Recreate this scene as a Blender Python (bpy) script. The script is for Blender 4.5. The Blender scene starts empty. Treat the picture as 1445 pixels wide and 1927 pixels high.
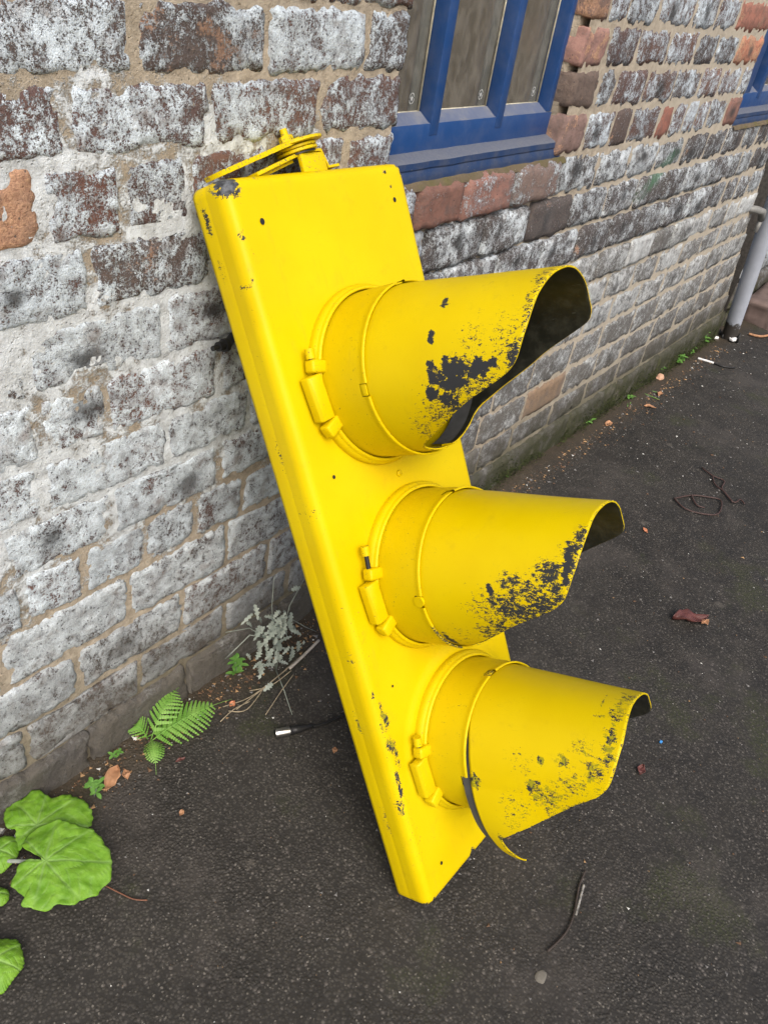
import bpy, bmesh, math, random
from mathutils import Vector, Matrix, noise
random.seed(7)
sc = bpy.context.scene
COL = sc.collection

# ------------------------------------------------------------------ camera
CX, CY, FPX = 722.5, 963.5, 1486.655
CAMP = Vector((0.0, -0.97885, 1.5))
CR = Vector((0.62317045, -0.7689221, 0.14288944))
CU = Vector((0.38958539, 0.4636203, 0.79578857))
CF = Vector((0.67814586, 0.44024428, -0.58847529))
cd = bpy.data.cameras.new('camera')
cam = bpy.data.objects.new('camera', cd); COL.objects.link(cam)
cam.matrix_world = Matrix(((CR.x, CU.x, -CF.x, CAMP.x), (CR.y, CU.y, -CF.y, CAMP.y), (CR.z, CU.z, -CF.z, CAMP.z), (0, 0, 0, 1)))
cd.sensor_fit = 'VERTICAL'; cd.sensor_height = 36.0; cd.lens = FPX / 1927 * 36.0
cd.clip_start = 0.02; cd.clip_end = 400
sc.camera = cam

# ------------------------------------------------------------------ light
SUN_EL, SUN_AZ = math.radians(48), math.radians(216)     # compass-like: direction the light comes from, in XY
w = bpy.data.worlds.new('World'); sc.world = w; w.use_nodes = True
wn = w.node_tree.nodes; wl = w.node_tree.links
bg = wn['Background']
sky = wn.new('ShaderNodeTexSky'); sky.sky_type = 'NISHITA'; sky.sun_disc = False
sky.sun_elevation = SUN_EL; sky.sun_rotation = SUN_AZ
sky.air_density = 1.0; sky.dust_density = 6.0; sky.ozone_density = 1.0
wl.new(sky.outputs[0], bg.inputs[0]); bg.inputs[1].default_value = 0.125
sd = bpy.data.lights.new('sun', 'SUN'); sd.energy = 1.5; sd.angle = math.radians(42); sd.color = (1.0, 0.992, 0.975)
sun = bpy.data.objects.new('sun', sd); COL.objects.link(sun)
sdir = Vector((math.sin(SUN_AZ) * math.cos(SUN_EL), math.cos(SUN_AZ) * math.cos(SUN_EL), math.sin(SUN_EL)))
sun.rotation_euler = sdir.to_track_quat('Z', 'Y').to_euler()
sun.location = (0, -3, 5)
sc.view_settings.view_transform = 'Standard'; sc.view_settings.look = 'None'
sc.view_settings.gamma = 1; sc.view_settings.use_curve_mapping = False
sc.view_settings.exposure = 0.5
sc.render.engine = 'CYCLES'
sc.cycles.max_bounces = 6; sc.cycles.diffuse_bounces = 3; sc.cycles.glossy_bounces = 3
try: sc.cycles.use_denoising = True
except Exception: pass

# ------------------------------------------------------------------ helpers
def ray(px, py):
    return CF + CR * ((px - CX) / FPX) - CU * ((py - CY) / FPX)
def at_y(px, py, y=0.0):
    d = ray(px, py); return CAMP + d * ((y - CAMP.y) / d.y)
def ground_z(x, y=0):
    return -0.02 * max(0.0, x - 1.6)
def at_g(px, py, h=0.0):
    d = ray(px, py); z = h
    for _ in range(6):
        P = CAMP + d * ((z - CAMP.z) / d.z); z = ground_z(P.x) + h
    return P
def proj(P):
    v = P - CAMP; z = v.dot(CF)
    return CX + FPX * v.dot(CR) / z, CY - FPX * v.dot(CU) / z, z
def wall_x(px, z, y=0.0):
    # world x on the wall (plane y) at height z that is seen at column px
    lo, hi = -1.0, 9.0
    for _ in range(40):
        m = (lo + hi) / 2
        if proj(Vector((m, y, z)))[0] < px: lo = m
        else: hi = m
    return (lo + hi) / 2
def fbm(x, y, z=0.0, o=3):
    s, a, f, t = 0.0, 1.0, 1.0, 0.0
    for _ in range(o):
        s += a * noise.noise(Vector((x * f, y * f, z * f + 7.3 * _))); t += a; a *= 0.5; f *= 2.1
    return s / t

INV = {}
def inv_of(o): return INV[o.name]
def empty(name, label, cat, loc=(0, 0, 0), group=None, kind=None, matrix=None):
    o = bpy.data.objects.new(name, None); COL.objects.link(o); o.empty_display_size = 0.05
    if matrix is not None: o.matrix_world = matrix
    else: o.location = loc; INV[o.name] = Matrix.Translation(-Vector(loc))
    tag(o, label, cat, group, kind); return o
def tag(o, label=None, cat=None, group=None, kind=None):
    if label: o['label'] = label
    if cat: o['category'] = cat
    if group: o['group'] = group
    if kind: o['kind'] = kind
    return o
def mesh(name, V, F, mat=None, parent=None, smooth=True, mats=None, fmat=None, loc=None):
    me = bpy.data.meshes.new(name); me.from_pydata([tuple(v) for v in V], [], F); me.update()
    if smooth: me.polygons.foreach_set('use_smooth', [True] * len(me.polygons))
    for m in (mats or ([mat] if mat else [])): me.materials.append(m)
    if fmat: me.polygons.foreach_set('material_index', fmat)
    o = bpy.data.objects.new(name, me); COL.objects.link(o)
    if parent: o.parent = parent
    if loc is not None: o.location = loc
    return o
def setattr_f(o, name, vals):
    a = o.data.attributes.new(name, 'FLOAT', 'POINT'); a.data.foreach_set('value', vals)
class MB:
    def __init__(s): s.V = []; s.F = []; s.M = []
    def add(s, V, F, m=0):
        n = len(s.V); s.V += [Vector(v) for v in V]; s.F += [tuple(i + n for i in f) for f in F]; s.M += [m] * len(F)
    def box(s, x0, x1, y0, y1, z0, z1, m=0, bev=0.0, rot=None, seg=2):
        bm = bmesh.new(); bmesh.ops.create_cube(bm, size=1)
        for v in bm.verts: v.co = Vector(((x1 - x0) * v.co.x, (y1 - y0) * v.co.y, (z1 - z0) * v.co.z))
        if bev: bmesh.ops.bevel(bm, geom=list(bm.edges), offset=bev, segments=seg, affect='EDGES', profile=0.5)
        c = Vector(((x0 + x1) / 2, (y0 + y1) / 2, (z0 + z1) / 2))
        bm.verts.ensure_lookup_table(); bm.verts.index_update()
        V = [(rot @ v.co if rot else v.co) + c for v in bm.verts]
        s.add(V, [tuple(v.index for v in f.verts) for f in bm.faces], m); bm.free()
    def tube(s, P, r, n=8, m=0, cap=True):
        P = [Vector(p) for p in P]; R = r if isinstance(r, (list, tuple)) else [r] * len(P)
        V, F = [], []; up = Vector((0.13, 0.3, 0.9)).normalized()
        for i, p in enumerate(P):
            t = (P[min(i + 1, len(P) - 1)] - P[max(i - 1, 0)]).normalized()
            a = t.cross(up)
            if a.length < 0.1: a = t.cross(Vector((1, 0, 0)))
            a.normalize(); b = t.cross(a)
            for k in range(n):
                q = 2 * math.pi * k / n; V.append(p + (a * math.cos(q) + b * math.sin(q)) * R[i])
        for i in range(len(P) - 1):
            for k in range(n):
                F.append((i * n + k, i * n + (k + 1) % n, (i + 1) * n + (k + 1) % n, (i + 1) * n + k))
        if cap: F.append(tuple(range(n - 1, -1, -1))); F.append(tuple(range((len(P) - 1) * n, len(P) * n)))
        s.add(V, F, m)
    def build(s, name, mats, parent=None, smooth=True):
        if not isinstance(mats, (list, tuple)): mats = [mats]
        return mesh(name, s.V, s.F, parent=parent, smooth=smooth, mats=mats, fmat=s.M if len(mats) > 1 else None)
def edge_split_smooth(o, ang=40):
    me = o.data
    bm = bmesh.new(); bm.from_mesh(me)
    for e in bm.edges:
        if len(e.link_faces) == 2 and e.calc_face_angle(0) > math.radians(ang): e.smooth = False
    bm.to_mesh(me); bm.free()

# ------------------------------------------------------------------ node helpers
class NT:
    def __init__(s, name):
        s.m = bpy.data.materials.new(name); s.m.use_nodes = True
        s.n = s.m.node_tree.nodes; s.l = s.m.node_tree.links; s.b = s.n['Principled BSDF']
        s.out = s.n['Material Output']
    def node(s, t, **kw):
        nd = s.n.new(t)
        for k, v in kw.items():
            if k[0] == '_': continue
            setattr(nd, k, v)
        return nd
    def put(s, sock, v):
        if isinstance(v, bpy.types.NodeSocket): s.l.new(v, sock)
        elif v is not None:
            if isinstance(v, tuple) and len(v) == 3 and len(sock.default_value) == 4: v = (*v, 1)
            sock.default_value = v
    def pos(s):
        if not hasattr(s, '_p'): s._p = s.node('ShaderNodeNewGeometry').outputs['Position']
        return s._p
    def objco(s): return s.node('ShaderNodeTexCoord').outputs['Object']
    def map(s, v, scale=(1, 1, 1), loc=(0, 0, 0), rot=(0, 0, 0)):
        nd = s.node('ShaderNodeMapping'); s.put(nd.inputs[0], v); s.put(nd.inputs[1], loc); s.put(nd.inputs[2], rot); s.put(nd.inputs[3], scale)
        return nd.outputs[0]
    def noise(s, v, scale, detail=4, rough=0.55, dist=0.0, col=False):
        nd = s.node('ShaderNodeTexNoise'); s.put(nd.inputs['Vector'], v); s.put(nd.inputs['Scale'], scale); s.put(nd.inputs['Detail'], detail)
        s.put(nd.inputs['Roughness'], rough); s.put(nd.inputs['Distortion'], dist)
        return nd.outputs[1 if col else 0]
    def voro(s, v, scale, feature='F1', out='Distance', rnd=1.0):
        nd = s.node('ShaderNodeTexVoronoi', feature=feature); s.put(nd.inputs['Vector'], v); s.put(nd.inputs['Scale'], scale)
        s.put(nd.inputs['Randomness'], rnd)
        return nd.outputs[out]
    def math(s, op, a, b=None, c=None, clamp=False):
        nd = s.node('ShaderNodeMath', operation=op, use_clamp=clamp); s.put(nd.inputs[0], a)
        if b is not None: s.put(nd.inputs[1], b)
        if c is not None: s.put(nd.inputs[2], c)
        return nd.outputs[0]
    def step(s, v, a, b):
        nd = s.node('ShaderNodeMapRange', interpolation_type='SMOOTHSTEP'); s.put(nd.inputs[0], v); s.put(nd.inputs[1], a); s.put(nd.inputs[2], b)
        return nd.outputs[0]
    def lin(s, v, a, b, c=0.0, d=1.0):
        nd = s.node('ShaderNodeMapRange'); s.put(nd.inputs[0], v); s.put(nd.inputs[1], a); s.put(nd.inputs[2], b); s.put(nd.inputs[3], c); s.put(nd.inputs[4], d)
        return nd.outputs[0]
    def mix(s, f, a, b, blend='MIX'):
        nd = s.node('ShaderNodeMix', data_type='RGBA', blend_type=blend); s.put(nd.inputs[0], f); s.put(nd.inputs[6], a); s.put(nd.inputs[7], b)
        return nd.outputs[2]
    def attr(s, name, typ='GEOMETRY', out='Fac'):
        return s.node('ShaderNodeAttribute', attribute_name=name, attribute_type=typ).outputs[out]
    def sep(s, v):
        nd = s.node('ShaderNodeSeparateXYZ'); s.put(nd.inputs[0], v); return nd.outputs
    def bump(s, h, strength=0.5, dist=0.01, nrm=None):
        nd = s.node('ShaderNodeBump'); s.put(nd.inputs['Height'], h); s.put(nd.inputs['Strength'], strength); s.put(nd.inputs['Distance'], dist)
        if nrm is not None: s.put(nd.inputs['Normal'], nrm)
        return nd.outputs[0]
    def done(s, col=None, rough=0.6, nrm=None, spec=None, metal=None):
        s.put(s.b.inputs['Base Color'], col); s.put(s.b.inputs['Roughness'], rough)
        if nrm is not None: s.put(s.b.inputs['Normal'], nrm)
        if spec is not None: s.put(s.b.inputs['Specular IOR Level'], spec)
        if metal is not None: s.put(s.b.inputs['Metallic'], metal)
        return s.m
def plain(name, col, rough=0.6, var=0.15, scale=60, metal=0, bump=0.15, spec=0.4):
    t = NT(name); p = t.pos(); nz = t.noise(p, scale, 3)
    c2 = tuple(min(1, c * (1 - var)) for c in col); c1 = tuple(min(1, c * (1 + var)) for c in col)
    return t.done(t.mix(t.lin(nz, .3, .7), c2, c1), rough, t.bump(nz, bump, 0.002), spec, metal)

# ------------------------------------------------------------------ materials
def mat_brick():
    t = NT('old_limewashed_brick'); p = t.pos(); ob = t.objco(); rnd = t.node('ShaderNodeObjectInfo').outputs['Random']
    tint = t.attr('tint', 'OBJECT', 'Color'); white = t.attr('white', 'OBJECT'); soot = t.attr('soot', 'OBJECT'); orange = t.attr('orange', 'OBJECT'); grey = t.attr('grey', 'OBJECT')
    n1 = t.noise(p, 9, 5, .6); n2 = t.noise(p, 42, 6, .65); n3 = t.noise(p, 210, 4, .7); n4 = t.noise(t.map(p, (1, 1, .6)), 120, 4, .7)
    body = t.mix(t.step(n2, .35, .7), tint, t.mix(.5, tint, (.05, .035, .035)))
    body = t.mix(t.lin(n3, .35, .7, 0, .35), body, (.27, .2, .16))
    orr = t.mix(t.lin(n3, .3, .7), (.25, .13, .085), (.56, .34, .21))
    om = t.step(t.math('ADD', t.math('ADD', t.noise(p, 13, 4, .6), t.math('MULTIPLY', t.math('SUBTRACT', n3, .5), .35)), t.math('MULTIPLY', orange, .45)), .66, .72)
    body = t.mix(om, body, orr)
    # lime wash that has flaked
    wcov = t.math('ADD', t.math('ADD', t.math('MULTIPLY', n1, .55), t.math('MULTIPLY', n2, .5)), t.math('MULTIPLY', t.math('SUBTRACT', n3, .5), .55))
    n5 = t.noise(p, 480, 3, .7)
    wcov = t.math('ADD', wcov, t.math('ADD', t.math('MULTIPLY', t.math('SUBTRACT', n4, .5), .5), t.math('MULTIPLY', t.math('SUBTRACT', n5, .5), .75)))
    thr = t.math('SUBTRACT', 1.03, t.math('MULTIPLY', white, .62))
    wm = t.step(wcov, t.math('SUBTRACT', thr, .05), t.math('ADD', thr, .07))
    wcol = t.mix(t.step(n2, .3, .72), (.47, .535, .58), (.74, .845, .925))
    wcol = t.mix(t.step(t.noise(p, 26, 5, .6), .5, .75), wcol, (.34, .33, .33))
    wcol = t.mix(t.math('MULTIPLY', grey, .8), wcol, t.mix(t.step(n2, .3, .7), (.36, .37, .36), (.62, .635, .62)))
    wcol = t.mix(t.math('MULTIPLY', t.step(n3, .60, .72), .75), wcol, (.17, .16, .17))
    body = t.mix(t.math('MULTIPLY', t.step(grey, .6, 1.0), .75), body, t.mix(n2, (.11, .11, .105), (.26, .255, .24)))
    wcol = t.mix(t.math('MULTIPLY', t.step(n5, .5, .66), .5), wcol, (.21, .205, .21))
    c = t.mix(t.math('MULTIPLY', wm, .96), body, wcol)
    # sooty oval marks
    so = t.sep(ob)
    sx = t.math('DIVIDE', t.math('SUBTRACT', so[0], t.math('MULTIPLY', t.math('SUBTRACT', rnd, .5), .12)), t.lin(t.math('FRACT', t.math('MULTIPLY', rnd, 31.1)), 0, 1, .014, .034))
    sz = t.math('DIVIDE', t.math('ADD', so[2], t.math('MULTIPLY', t.math('SUBTRACT', t.math('FRACT', t.math('MULTIPLY', rnd, 17.3)), .5), .03)), t.lin(t.math('FRACT', t.math('MULTIPLY', rnd, 7.7)), 0, 1, .012, .026))
    dd = t.math('SQRT', t.math('ADD', t.math('MULTIPLY', sx, sx), t.math('MULTIPLY', sz, sz)))
    dd = t.math('ADD', dd, t.math('MULTIPLY', t.math('SUBTRACT', n2, .5), 1.5)); dd = t.math('ADD', dd, t.math('MULTIPLY', t.math('SUBTRACT', n3, .5), .9))
    sm = t.math('MULTIPLY', t.step(t.math('ADD', dd, t.math('MULTIPLY', t.math('SUBTRACT', n5, .5), 1.6)), 1.75, .35), soot)
    c = t.mix(t.math('MULTIPLY', sm, .88), c, (.042, .043, .044))
    sm2 = t.math('MULTIPLY', t.step(t.noise(t.map(p, (1, 1, 1.7)), 11, 5, .7), .60, .74), t.math('ADD', .25, t.math('MULTIPLY', soot, .5)))
    c = t.mix(sm2, c, (.05, .05, .052))
    # damp grime at the foot and green in the wet corners
    z = t.sep(p)[2]; x = t.sep(p)[0]
    gz = t.math('ADD', z, t.math('MULTIPLY', t.math('SUBTRACT', n1, .5), .35))
    c = t.mix(t.math('MULTIPLY', t.step(gz, .46, .05), .85), c, t.mix(n2, (.065, .058, .048), (.15, .135, .11)))
    gm = t.math('MULTIPLY', t.step(gz, .20, .03), t.step(x, 1.1, 1.5))
    gm = t.math('MULTIPLY', gm, t.step(n1, .28, .46))
    c = t.mix(t.math('MULTIPLY', gm, .9), c, t.mix(t.noise(p, 120, 3), (.018, .022, .008), (.055, .060, .020)))
    # sprayed green smear
    gx = t.math('DIVIDE', t.math('SUBTRACT', x, 2.78), .16); gz2 = t.math('DIVIDE', t.math('SUBTRACT', t.math('SUBTRACT', z, .98), t.math('MULTIPLY', t.math('SUBTRACT', x, 2.78), .45)), .035)
    gd = t.math('SQRT', t.math('ADD', t.math('MULTIPLY', gx, gx), t.math('MULTIPLY', gz2, gz2)))
    gmm = t.step(t.math('ADD', gd, t.math('MULTIPLY', t.math('SUBTRACT', n2, .5), 2.5)), 1.2, .4)
    c = t.mix(t.math('MULTIPLY', gmm, .6), c, (.07, .2, .11))
    c = t.mix(t.math('MULTIPLY', t.step(t.noise(p, 6.5, 6, .72), .46, .70), .42), c, (.10, .095, .095))
    c = t.mix(t.math('MULTIPLY', t.step(t.noise(t.map(p, (1, 1, .7), (3, 1, 5)), 19, 6, .75), .53, .66), .38), c, (.13, .12, .12))
    vp_ = t.voro(p, 120); vq = t.sep(t.voro(p, 120, out='Color'))[0]
    c = t.mix(t.math('MULTIPLY', t.math('MULTIPLY', t.step(vp_, .26, .16), t.step(vq, .78, .82)), .8), c, (.05, .045, .045))
    va = t.node('ShaderNodeVectorMath', operation='MULTIPLY_ADD'); t.put(va.inputs[0], t.noise(p, 30, 4, .7, 0, True)); va.inputs[1].default_value = (.05, .05, .05); t.put(va.inputs[2], t.map(p, (1, 1, 1.6)))
    ck = t.voro(va.outputs[0], 12, 'DISTANCE_TO_EDGE'); ckm = t.math('MULTIPLY', t.step(ck, .020, .004), t.step(n1, .55, .64))
    c = t.mix(t.math('MULTIPLY', ckm, .6), c, (.06, .055, .055))
    hsv = t.node('ShaderNodeHueSaturation'); t.put(hsv.inputs['Color'], c); t.put(hsv.inputs['Value'], t.lin(t.math('FRACT', t.math('MULTIPLY', rnd, 53.7)), 0, 1, .86, 1.12)); c = hsv.outputs[0]
    h = t.math('ADD', t.math('MULTIPLY', n3, .75), t.math('ADD', t.math('MULTIPLY', n2, .7), t.math('ADD', t.math('MULTIPLY', wm, .3), t.math('MULTIPLY', n5, .3))))
    h = t.math('SUBTRACT', h, t.math('MULTIPLY', t.step(t.voro(p, 170), .25, .08), .25))
    return t.done(c, .88, t.bump(h, .85, .0045), .25)
def mat_mortar():
    t = NT('sandy_lime_mortar'); p = t.pos(); n1 = t.noise(p, 5.5, 5, .6); n2 = t.noise(p, 38, 6, .65); n3 = t.noise(p, 260, 4, .7)
    s = t.sep(p)
    c = t.mix(t.step(n2, .3, .7), (.235, .20, .15), (.45, .39, .305))
    c = t.mix(t.lin(n3, .35, .7, 0, .5), c, (.5, .43, .34))
    reg = t.math('MULTIPLY', t.step(s[0], 1.45, .75), t.math('MULTIPLY', t.step(s[2], .25, .75), t.step(s[2], 1.40, 1.18)))
    thr = t.math('SUBTRACT', .98, t.math('MULTIPLY', reg, .37))
    wv = t.math('ADD', n1, t.math('ADD', t.math('MULTIPLY', n2, .45), t.math('MULTIPLY', t.math('SUBTRACT', n3, .5), .3)))
    wm = t.step(wv, t.math('SUBTRACT', thr, .04), t.math('ADD', thr, .05))
    wcol = t.mix(t.step(n2, .3, .7), (.41, .43, .435), (.66, .71, .74))
    wcol = t.mix(t.step(n3, .62, .72), wcol, (.25, .2, .17))
    c = t.mix(wm, c, wcol)
    c = t.mix(t.math('MULTIPLY', t.step(s[0], 1.9, 2.8), .6), c, (.46, .42, .345))
    gz = t.math('ADD', s[2], t.math('MULTIPLY', t.math('SUBTRACT', n1, .5), .35))
    c = t.mix(t.math('MULTIPLY', t.step(gz, .34, .06), .7), c, t.mix(n2, (.05, .045, .03), (.125, .115, .065)))
    gm = t.math('MULTIPLY', t.math('MULTIPLY', t.step(gz, .19, .0), t.step(s[0], 1.2, 1.8)), t.step(n1, .36, .56))
    c = t.mix(t.math('MULTIPLY', gm, .85), c, (.035, .045, .012))
    c = t.mix(t.step(n2, .66, .8), c, (.12, .09, .065))
    h = t.math('ADD', t.math('MULTIPLY', n3, .5), t.math('ADD', n2, t.math('MULTIPLY', wm, .35)))
    h = t.math('SUBTRACT', h, t.math('MULTIPLY', t.step(t.voro(p, 110), .22, .06), .4))
    return t.done(c, .92, t.bump(h, .9, .005), .2)
def mat_ground():
    t = NT('old_dark_asphalt'); p = t.pos(); n1 = t.noise(p, 1.6, 5, .6); n2 = t.noise(p, 14, 5, .6); n3 = t.noise(p, 190, 4, .7)
    vd = t.voro(p, 165); vc = t.voro(p, 165, out='Color'); vs = t.sep(vc)
    c = t.mix(t.step(n2, .3, .72), (.021, .019, .0155), (.041, .037, .031))
    c = t.mix(t.step(n1, .42, .68), c, t.mix(n2, (.034, .031, .026), (.058, .053, .045)))
    c = t.mix(t.math('MULTIPLY', t.step(vs[0], .5, 1.0), .28), c, (.075, .07, .064))
    c = t.mix(t.math('MULTIPLY', t.step(vs[1], .95, .98), .5), c, (.15, .135, .12))
    v2 = t.voro(p, 330, out='Color'); c = t.mix(t.math('MULTIPLY', t.step(t.sep(v2)[0], .95, .97), .65), c, (.19, .175, .15))
    c = t.mix(t.math('MULTIPLY', t.step(vd, .32, .6), .6), c, (.012, .011, .010))
    # moss and pale stains, soil by the wall
    s = t.sep(p)
    reg = t.math('MULTIPLY', t.step(s[0], .9, 1.6), t.step(s[1], -.45, -.9))
    mm = t.math('MULTIPLY', t.step(t.math('ADD', t.noise(p, 3.2, 5, .65), t.math('MULTIPLY', reg, .07)), .58, .68), t.step(n3, .38, .58))
    c = t.mix(t.math('MULTIPLY', mm, .65), c, (.032, .038, .012))
    st = t.step(t.noise(p, 9, 3, .5), .70, .76)
    c = t.mix(t.math('MULTIPLY', st, .35), c, (.14, .125, .105))
    c = t.mix(t.math('MULTIPLY', t.step(t.noise(p, 2.6, 6, .7), .52, .66), .35), c, (.075, .066, .058)); c = t.mix(t.math('MULTIPLY', t.step(t.noise(t.map(p, loc=(9, 3, 0)), 4.2, 6, .7), .54, .66), .45), c, (.016, .014, .012))
    wy = t.math('ADD', s[1], t.math('MULTIPLY', t.math('SUBTRACT', n2, .5), .10))
    soil = t.step(wy, -.14, -.02)
    c = t.mix(t.math('MULTIPLY', soil, .75), c, t.mix(t.noise(p, 70, 5, .7), (.022, .018, .011), (.085, .062, .038)))
    h = t.math('ADD', t.math('MULTIPLY', t.step(vd, .7, .1), 1.0), t.math('MULTIPLY', n3, .5))
    nb = t.bump(t.math('ADD', t.math('MULTIPLY', h, t.lin(t.noise(p, 2.3, 3), .4, .65, .15, .9)), t.math('MULTIPLY', n2, .8)), .6, .003)
    return t.done(c, t.lin(n2, .3, .7, .62, .85), nb, .35)
def mat_yellow():
    t = NT('yellow_gloss_paint'); co = t.objco(); w = t.attr('wear'); ol = t.attr('olive')
    n1 = t.noise(co, 6, 4); n2 = t.noise(co, 540, 3, .65, .4); n2b = t.noise(t.map(co, (1, 1, .5)), 250, 4, .64, .6); n3 = t.noise(co, 900, 2)
    base = t.mix(t.step(n1, .3, .7), (.61, .440, .0003), (.65, .488, .0005))
    base = t.mix(t.math('MULTIPLY', t.step(t.noise(co, 22, 5, .7), .56, .78), .30), base, (.44, .30, .012))
    base = t.mix(t.math('MULTIPLY', t.step(t.noise(t.map(co, (1, .25, 1)), 34, 6, .75), .56, .72), .16), base, (.38, .27, .025))
    base = t.mix(t.math('MULTIPLY', t.step(t.noise(co, 3.2, 3, .5), .45, .62), .22), base, (.66, .50, .008))
    sc_ = t.math('MULTIPLY', t.step(t.math('ABSOLUTE', t.math('SUBTRACT', t.noise(t.map(co, (1, 3.5, 1), rot=(0, 0, .5)), 26, 2, .5, 1.2), .5)), .006, .001), t.step(t.noise(co, 12, 3), .56, .62))
    base = t.mix(t.math('MULTIPLY', sc_, .35), base, (.36, .26, .025))
    mixn = t.math('ADD', t.math('MULTIPLY', n2b, .55), t.math('MULTIPLY', n2, .45))
    nm = t.lin(mixn, .34, .64)
    m = t.math('MULTIPLY', t.step(t.math('SUBTRACT', w, nm), -.012, .012), t.step(w, .01, .03))
    wc = t.math('MULTIPLY', t.step(t.sep(co)[1], 1.29, 1.30), t.step(t.noise(co, 90, 4), .35, .7))
    under0 = t.mix(t.math('MULTIPLY', ol, t.step(t.noise(co, 95, 4, .6), .47, .53)), (.033, .035, .038), (.30, .27, .012))
    under = t.mix(wc, under0, (.13, .14, .155))
    scuff = t.math('MULTIPLY', t.step(t.noise(t.map(co, (.25, 1, 1), rot=(.4, .2, .9)), 75, 5, .75), .66, .72), .10)
    c = t.mix(scuff, base, (.35, .24, .01))
    c = t.mix(m, c, under)
    h = t.math('SUBTRACT', t.math('MULTIPLY', t.noise(co, 14, 2), .6), t.math('MULTIPLY', m, .35))
    return t.done(c, t.math('ADD', t.lin(t.noise(co, 16, 5, .7), .3, .7, .34, .52), t.math('MULTIPLY', m, .06)), t.bump(h, .3, .0025), .16)
M_BRICK, M_MORTAR, M_GROUND, M_YELLOW = mat_brick(), mat_mortar(), mat_ground(), mat_yellow()
def mat_black_inner():
    t = NT('black_visor_lining'); co = t.objco(); n = t.noise(co, 40, 5, .7); n2 = t.noise(t.map(co, (1, 1, .2)), 120, 3)
    c = t.mix(t.step(n, .4, .75), (.016, .017, .013), (.045, .046, .036)); c = t.mix(t.math('MULTIPLY', t.step(n2, .7, .74), .3), c, (.2, .2, .19))
    return t.done(c, .42, t.bump(n, .1, .002), .4)
M_LINING = mat_black_inner()
M_DARK = plain('bare_grey_plastic', (.075, .078, .08), .45)
M_BLACK = plain('black_rubber', (.015, .015, .015), .45)
M_STEEL = plain('dull_nickel', (.55, .54, .52), .28, metal=1, var=.05)
M_GLASSBLACK = plain('dark_lens_glass', (.01, .01, .01), .08)
def mat_blue():
    t = NT('blue_joinery_paint'); p = t.pos(); n = t.noise(p, 30, 5, .65); n2 = t.noise(p, 200, 3)
    c = t.mix(n, (.010, .048, .165), (.016, .064, .21))
    up = t.math('ABSOLUTE', t.sep(t.node('ShaderNodeNewGeometry').outputs['True Normal'])[2])
    dirt = t.math('MULTIPLY', t.math('ADD', t.math('MULTIPLY', t.step(t.noise(p, 18, 6, .7), .38, .72), t.math('ADD', .14, t.math('MULTIPLY', t.step(up, .4, .9), .35))), t.math('MULTIPLY', t.step(up, .5, .8), .55)), 1.0, clamp=True)
    c = t.mix(dirt, c, (.19, .20, .225)); c = t.mix(t.math('MULTIPLY', t.step(n2, .68, .75), .25), c, (.04, .04, .05))
    return t.done(c, t.lin(n, .3, .7, .32, .5), t.bump(t.math('ADD', n, t.math('MULTIPLY', n2, .3)), .18, .003), .45)
M_BLUE = mat_blue()
def mat_grimyblue():
    t = NT('grimy_blue_reveal'); p = t.pos(); n = t.noise(p, 16, 6, .7)
    return t.done(t.mix(t.step(n, .38, .62), (.03, .07, .2), (.055, .05, .045)), .75, t.bump(n, .4, .005))
M_GRIMY = mat_grimyblue()
def mat_pane():
    t = NT('hammered_obscure_glass'); p = t.pos()
    n = t.noise(t.map(p, (1, 1, .45)), 55, 3, .5, .8); n2 = t.noise(p, 12, 4)
    nb = t.bump(n, .45, .006)
    tr = t.node('ShaderNodeBsdfTransparent'); t.put(tr.inputs[0], (.93, .93, .90))
    gl = t.node('ShaderNodeBsdfGlossy'); t.put(gl.inputs['Roughness'], .12); t.put(gl.inputs['Normal'], nb); t.put(gl.inputs[0], (.9, .92, .92))
    df = t.node('ShaderNodeBsdfDiffuse'); t.put(df.inputs[0], t.mix(t.step(n, .3, .7), (.13, .122, .105), (.27, .255, .225))); t.put(df.inputs['Normal'], nb)
    lw = t.node('ShaderNodeLayerWeight'); t.put(lw.inputs[0], .5); t.put(lw.inputs['Normal'], nb)
    fr = t.math('ADD', .035, t.math('MULTIPLY', t.math('POWER', lw.outputs['Facing'], 5.0), .6))
    m1 = t.node('ShaderNodeMixShader'); t.put(m1.inputs[0], t.lin(n2, .3, .7, .28, .40)); t.l.new(tr.outputs[0], m1.inputs[1]); t.l.new(df.outputs[0], m1.inputs[2])
    m2 = t.node('ShaderNodeMixShader'); t.put(m2.inputs[0], fr); t.l.new(m1.outputs[0], m2.inputs[1]); t.l.new(gl.outputs[0], m2.inputs[2])
    t.l.new(m2.outputs[0], t.out.inputs[0]); return t.m
M_PANE = mat_pane()
M_BLIND = plain('brown_board_behind_glass', (.22, .175, .13), .8, .12, 8)
M_SPACER = plain('grey_inner_frame', (.34, .38, .39), .5, .1, 20)
M_PUTTY = plain('cream_putty', (.5, .47, .36), .7, .25, 90)
M_MARK = plain('white_etch', (.48, .5, .5), .6, .05)
def mat_pipe():
    t = NT('grey_blue_pipe_paint'); p = t.pos(); n = t.noise(p, 14, 5, .6); z = t.sep(p)[2]
    c = t.mix(n, (.31, .34, .40), (.45, .485, .55))
    zz = t.math('ADD', z, t.math('MULTIPLY', t.math('SUBTRACT', t.noise(p, 30, 5, .7), .5), .16))
    c = t.mix(t.step(zz, .06, .03), c, (.05, .045, .04))
    return t.done(c, .45, t.bump(n, .2, .004), .4)
M_PIPE = mat_pipe()
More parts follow.
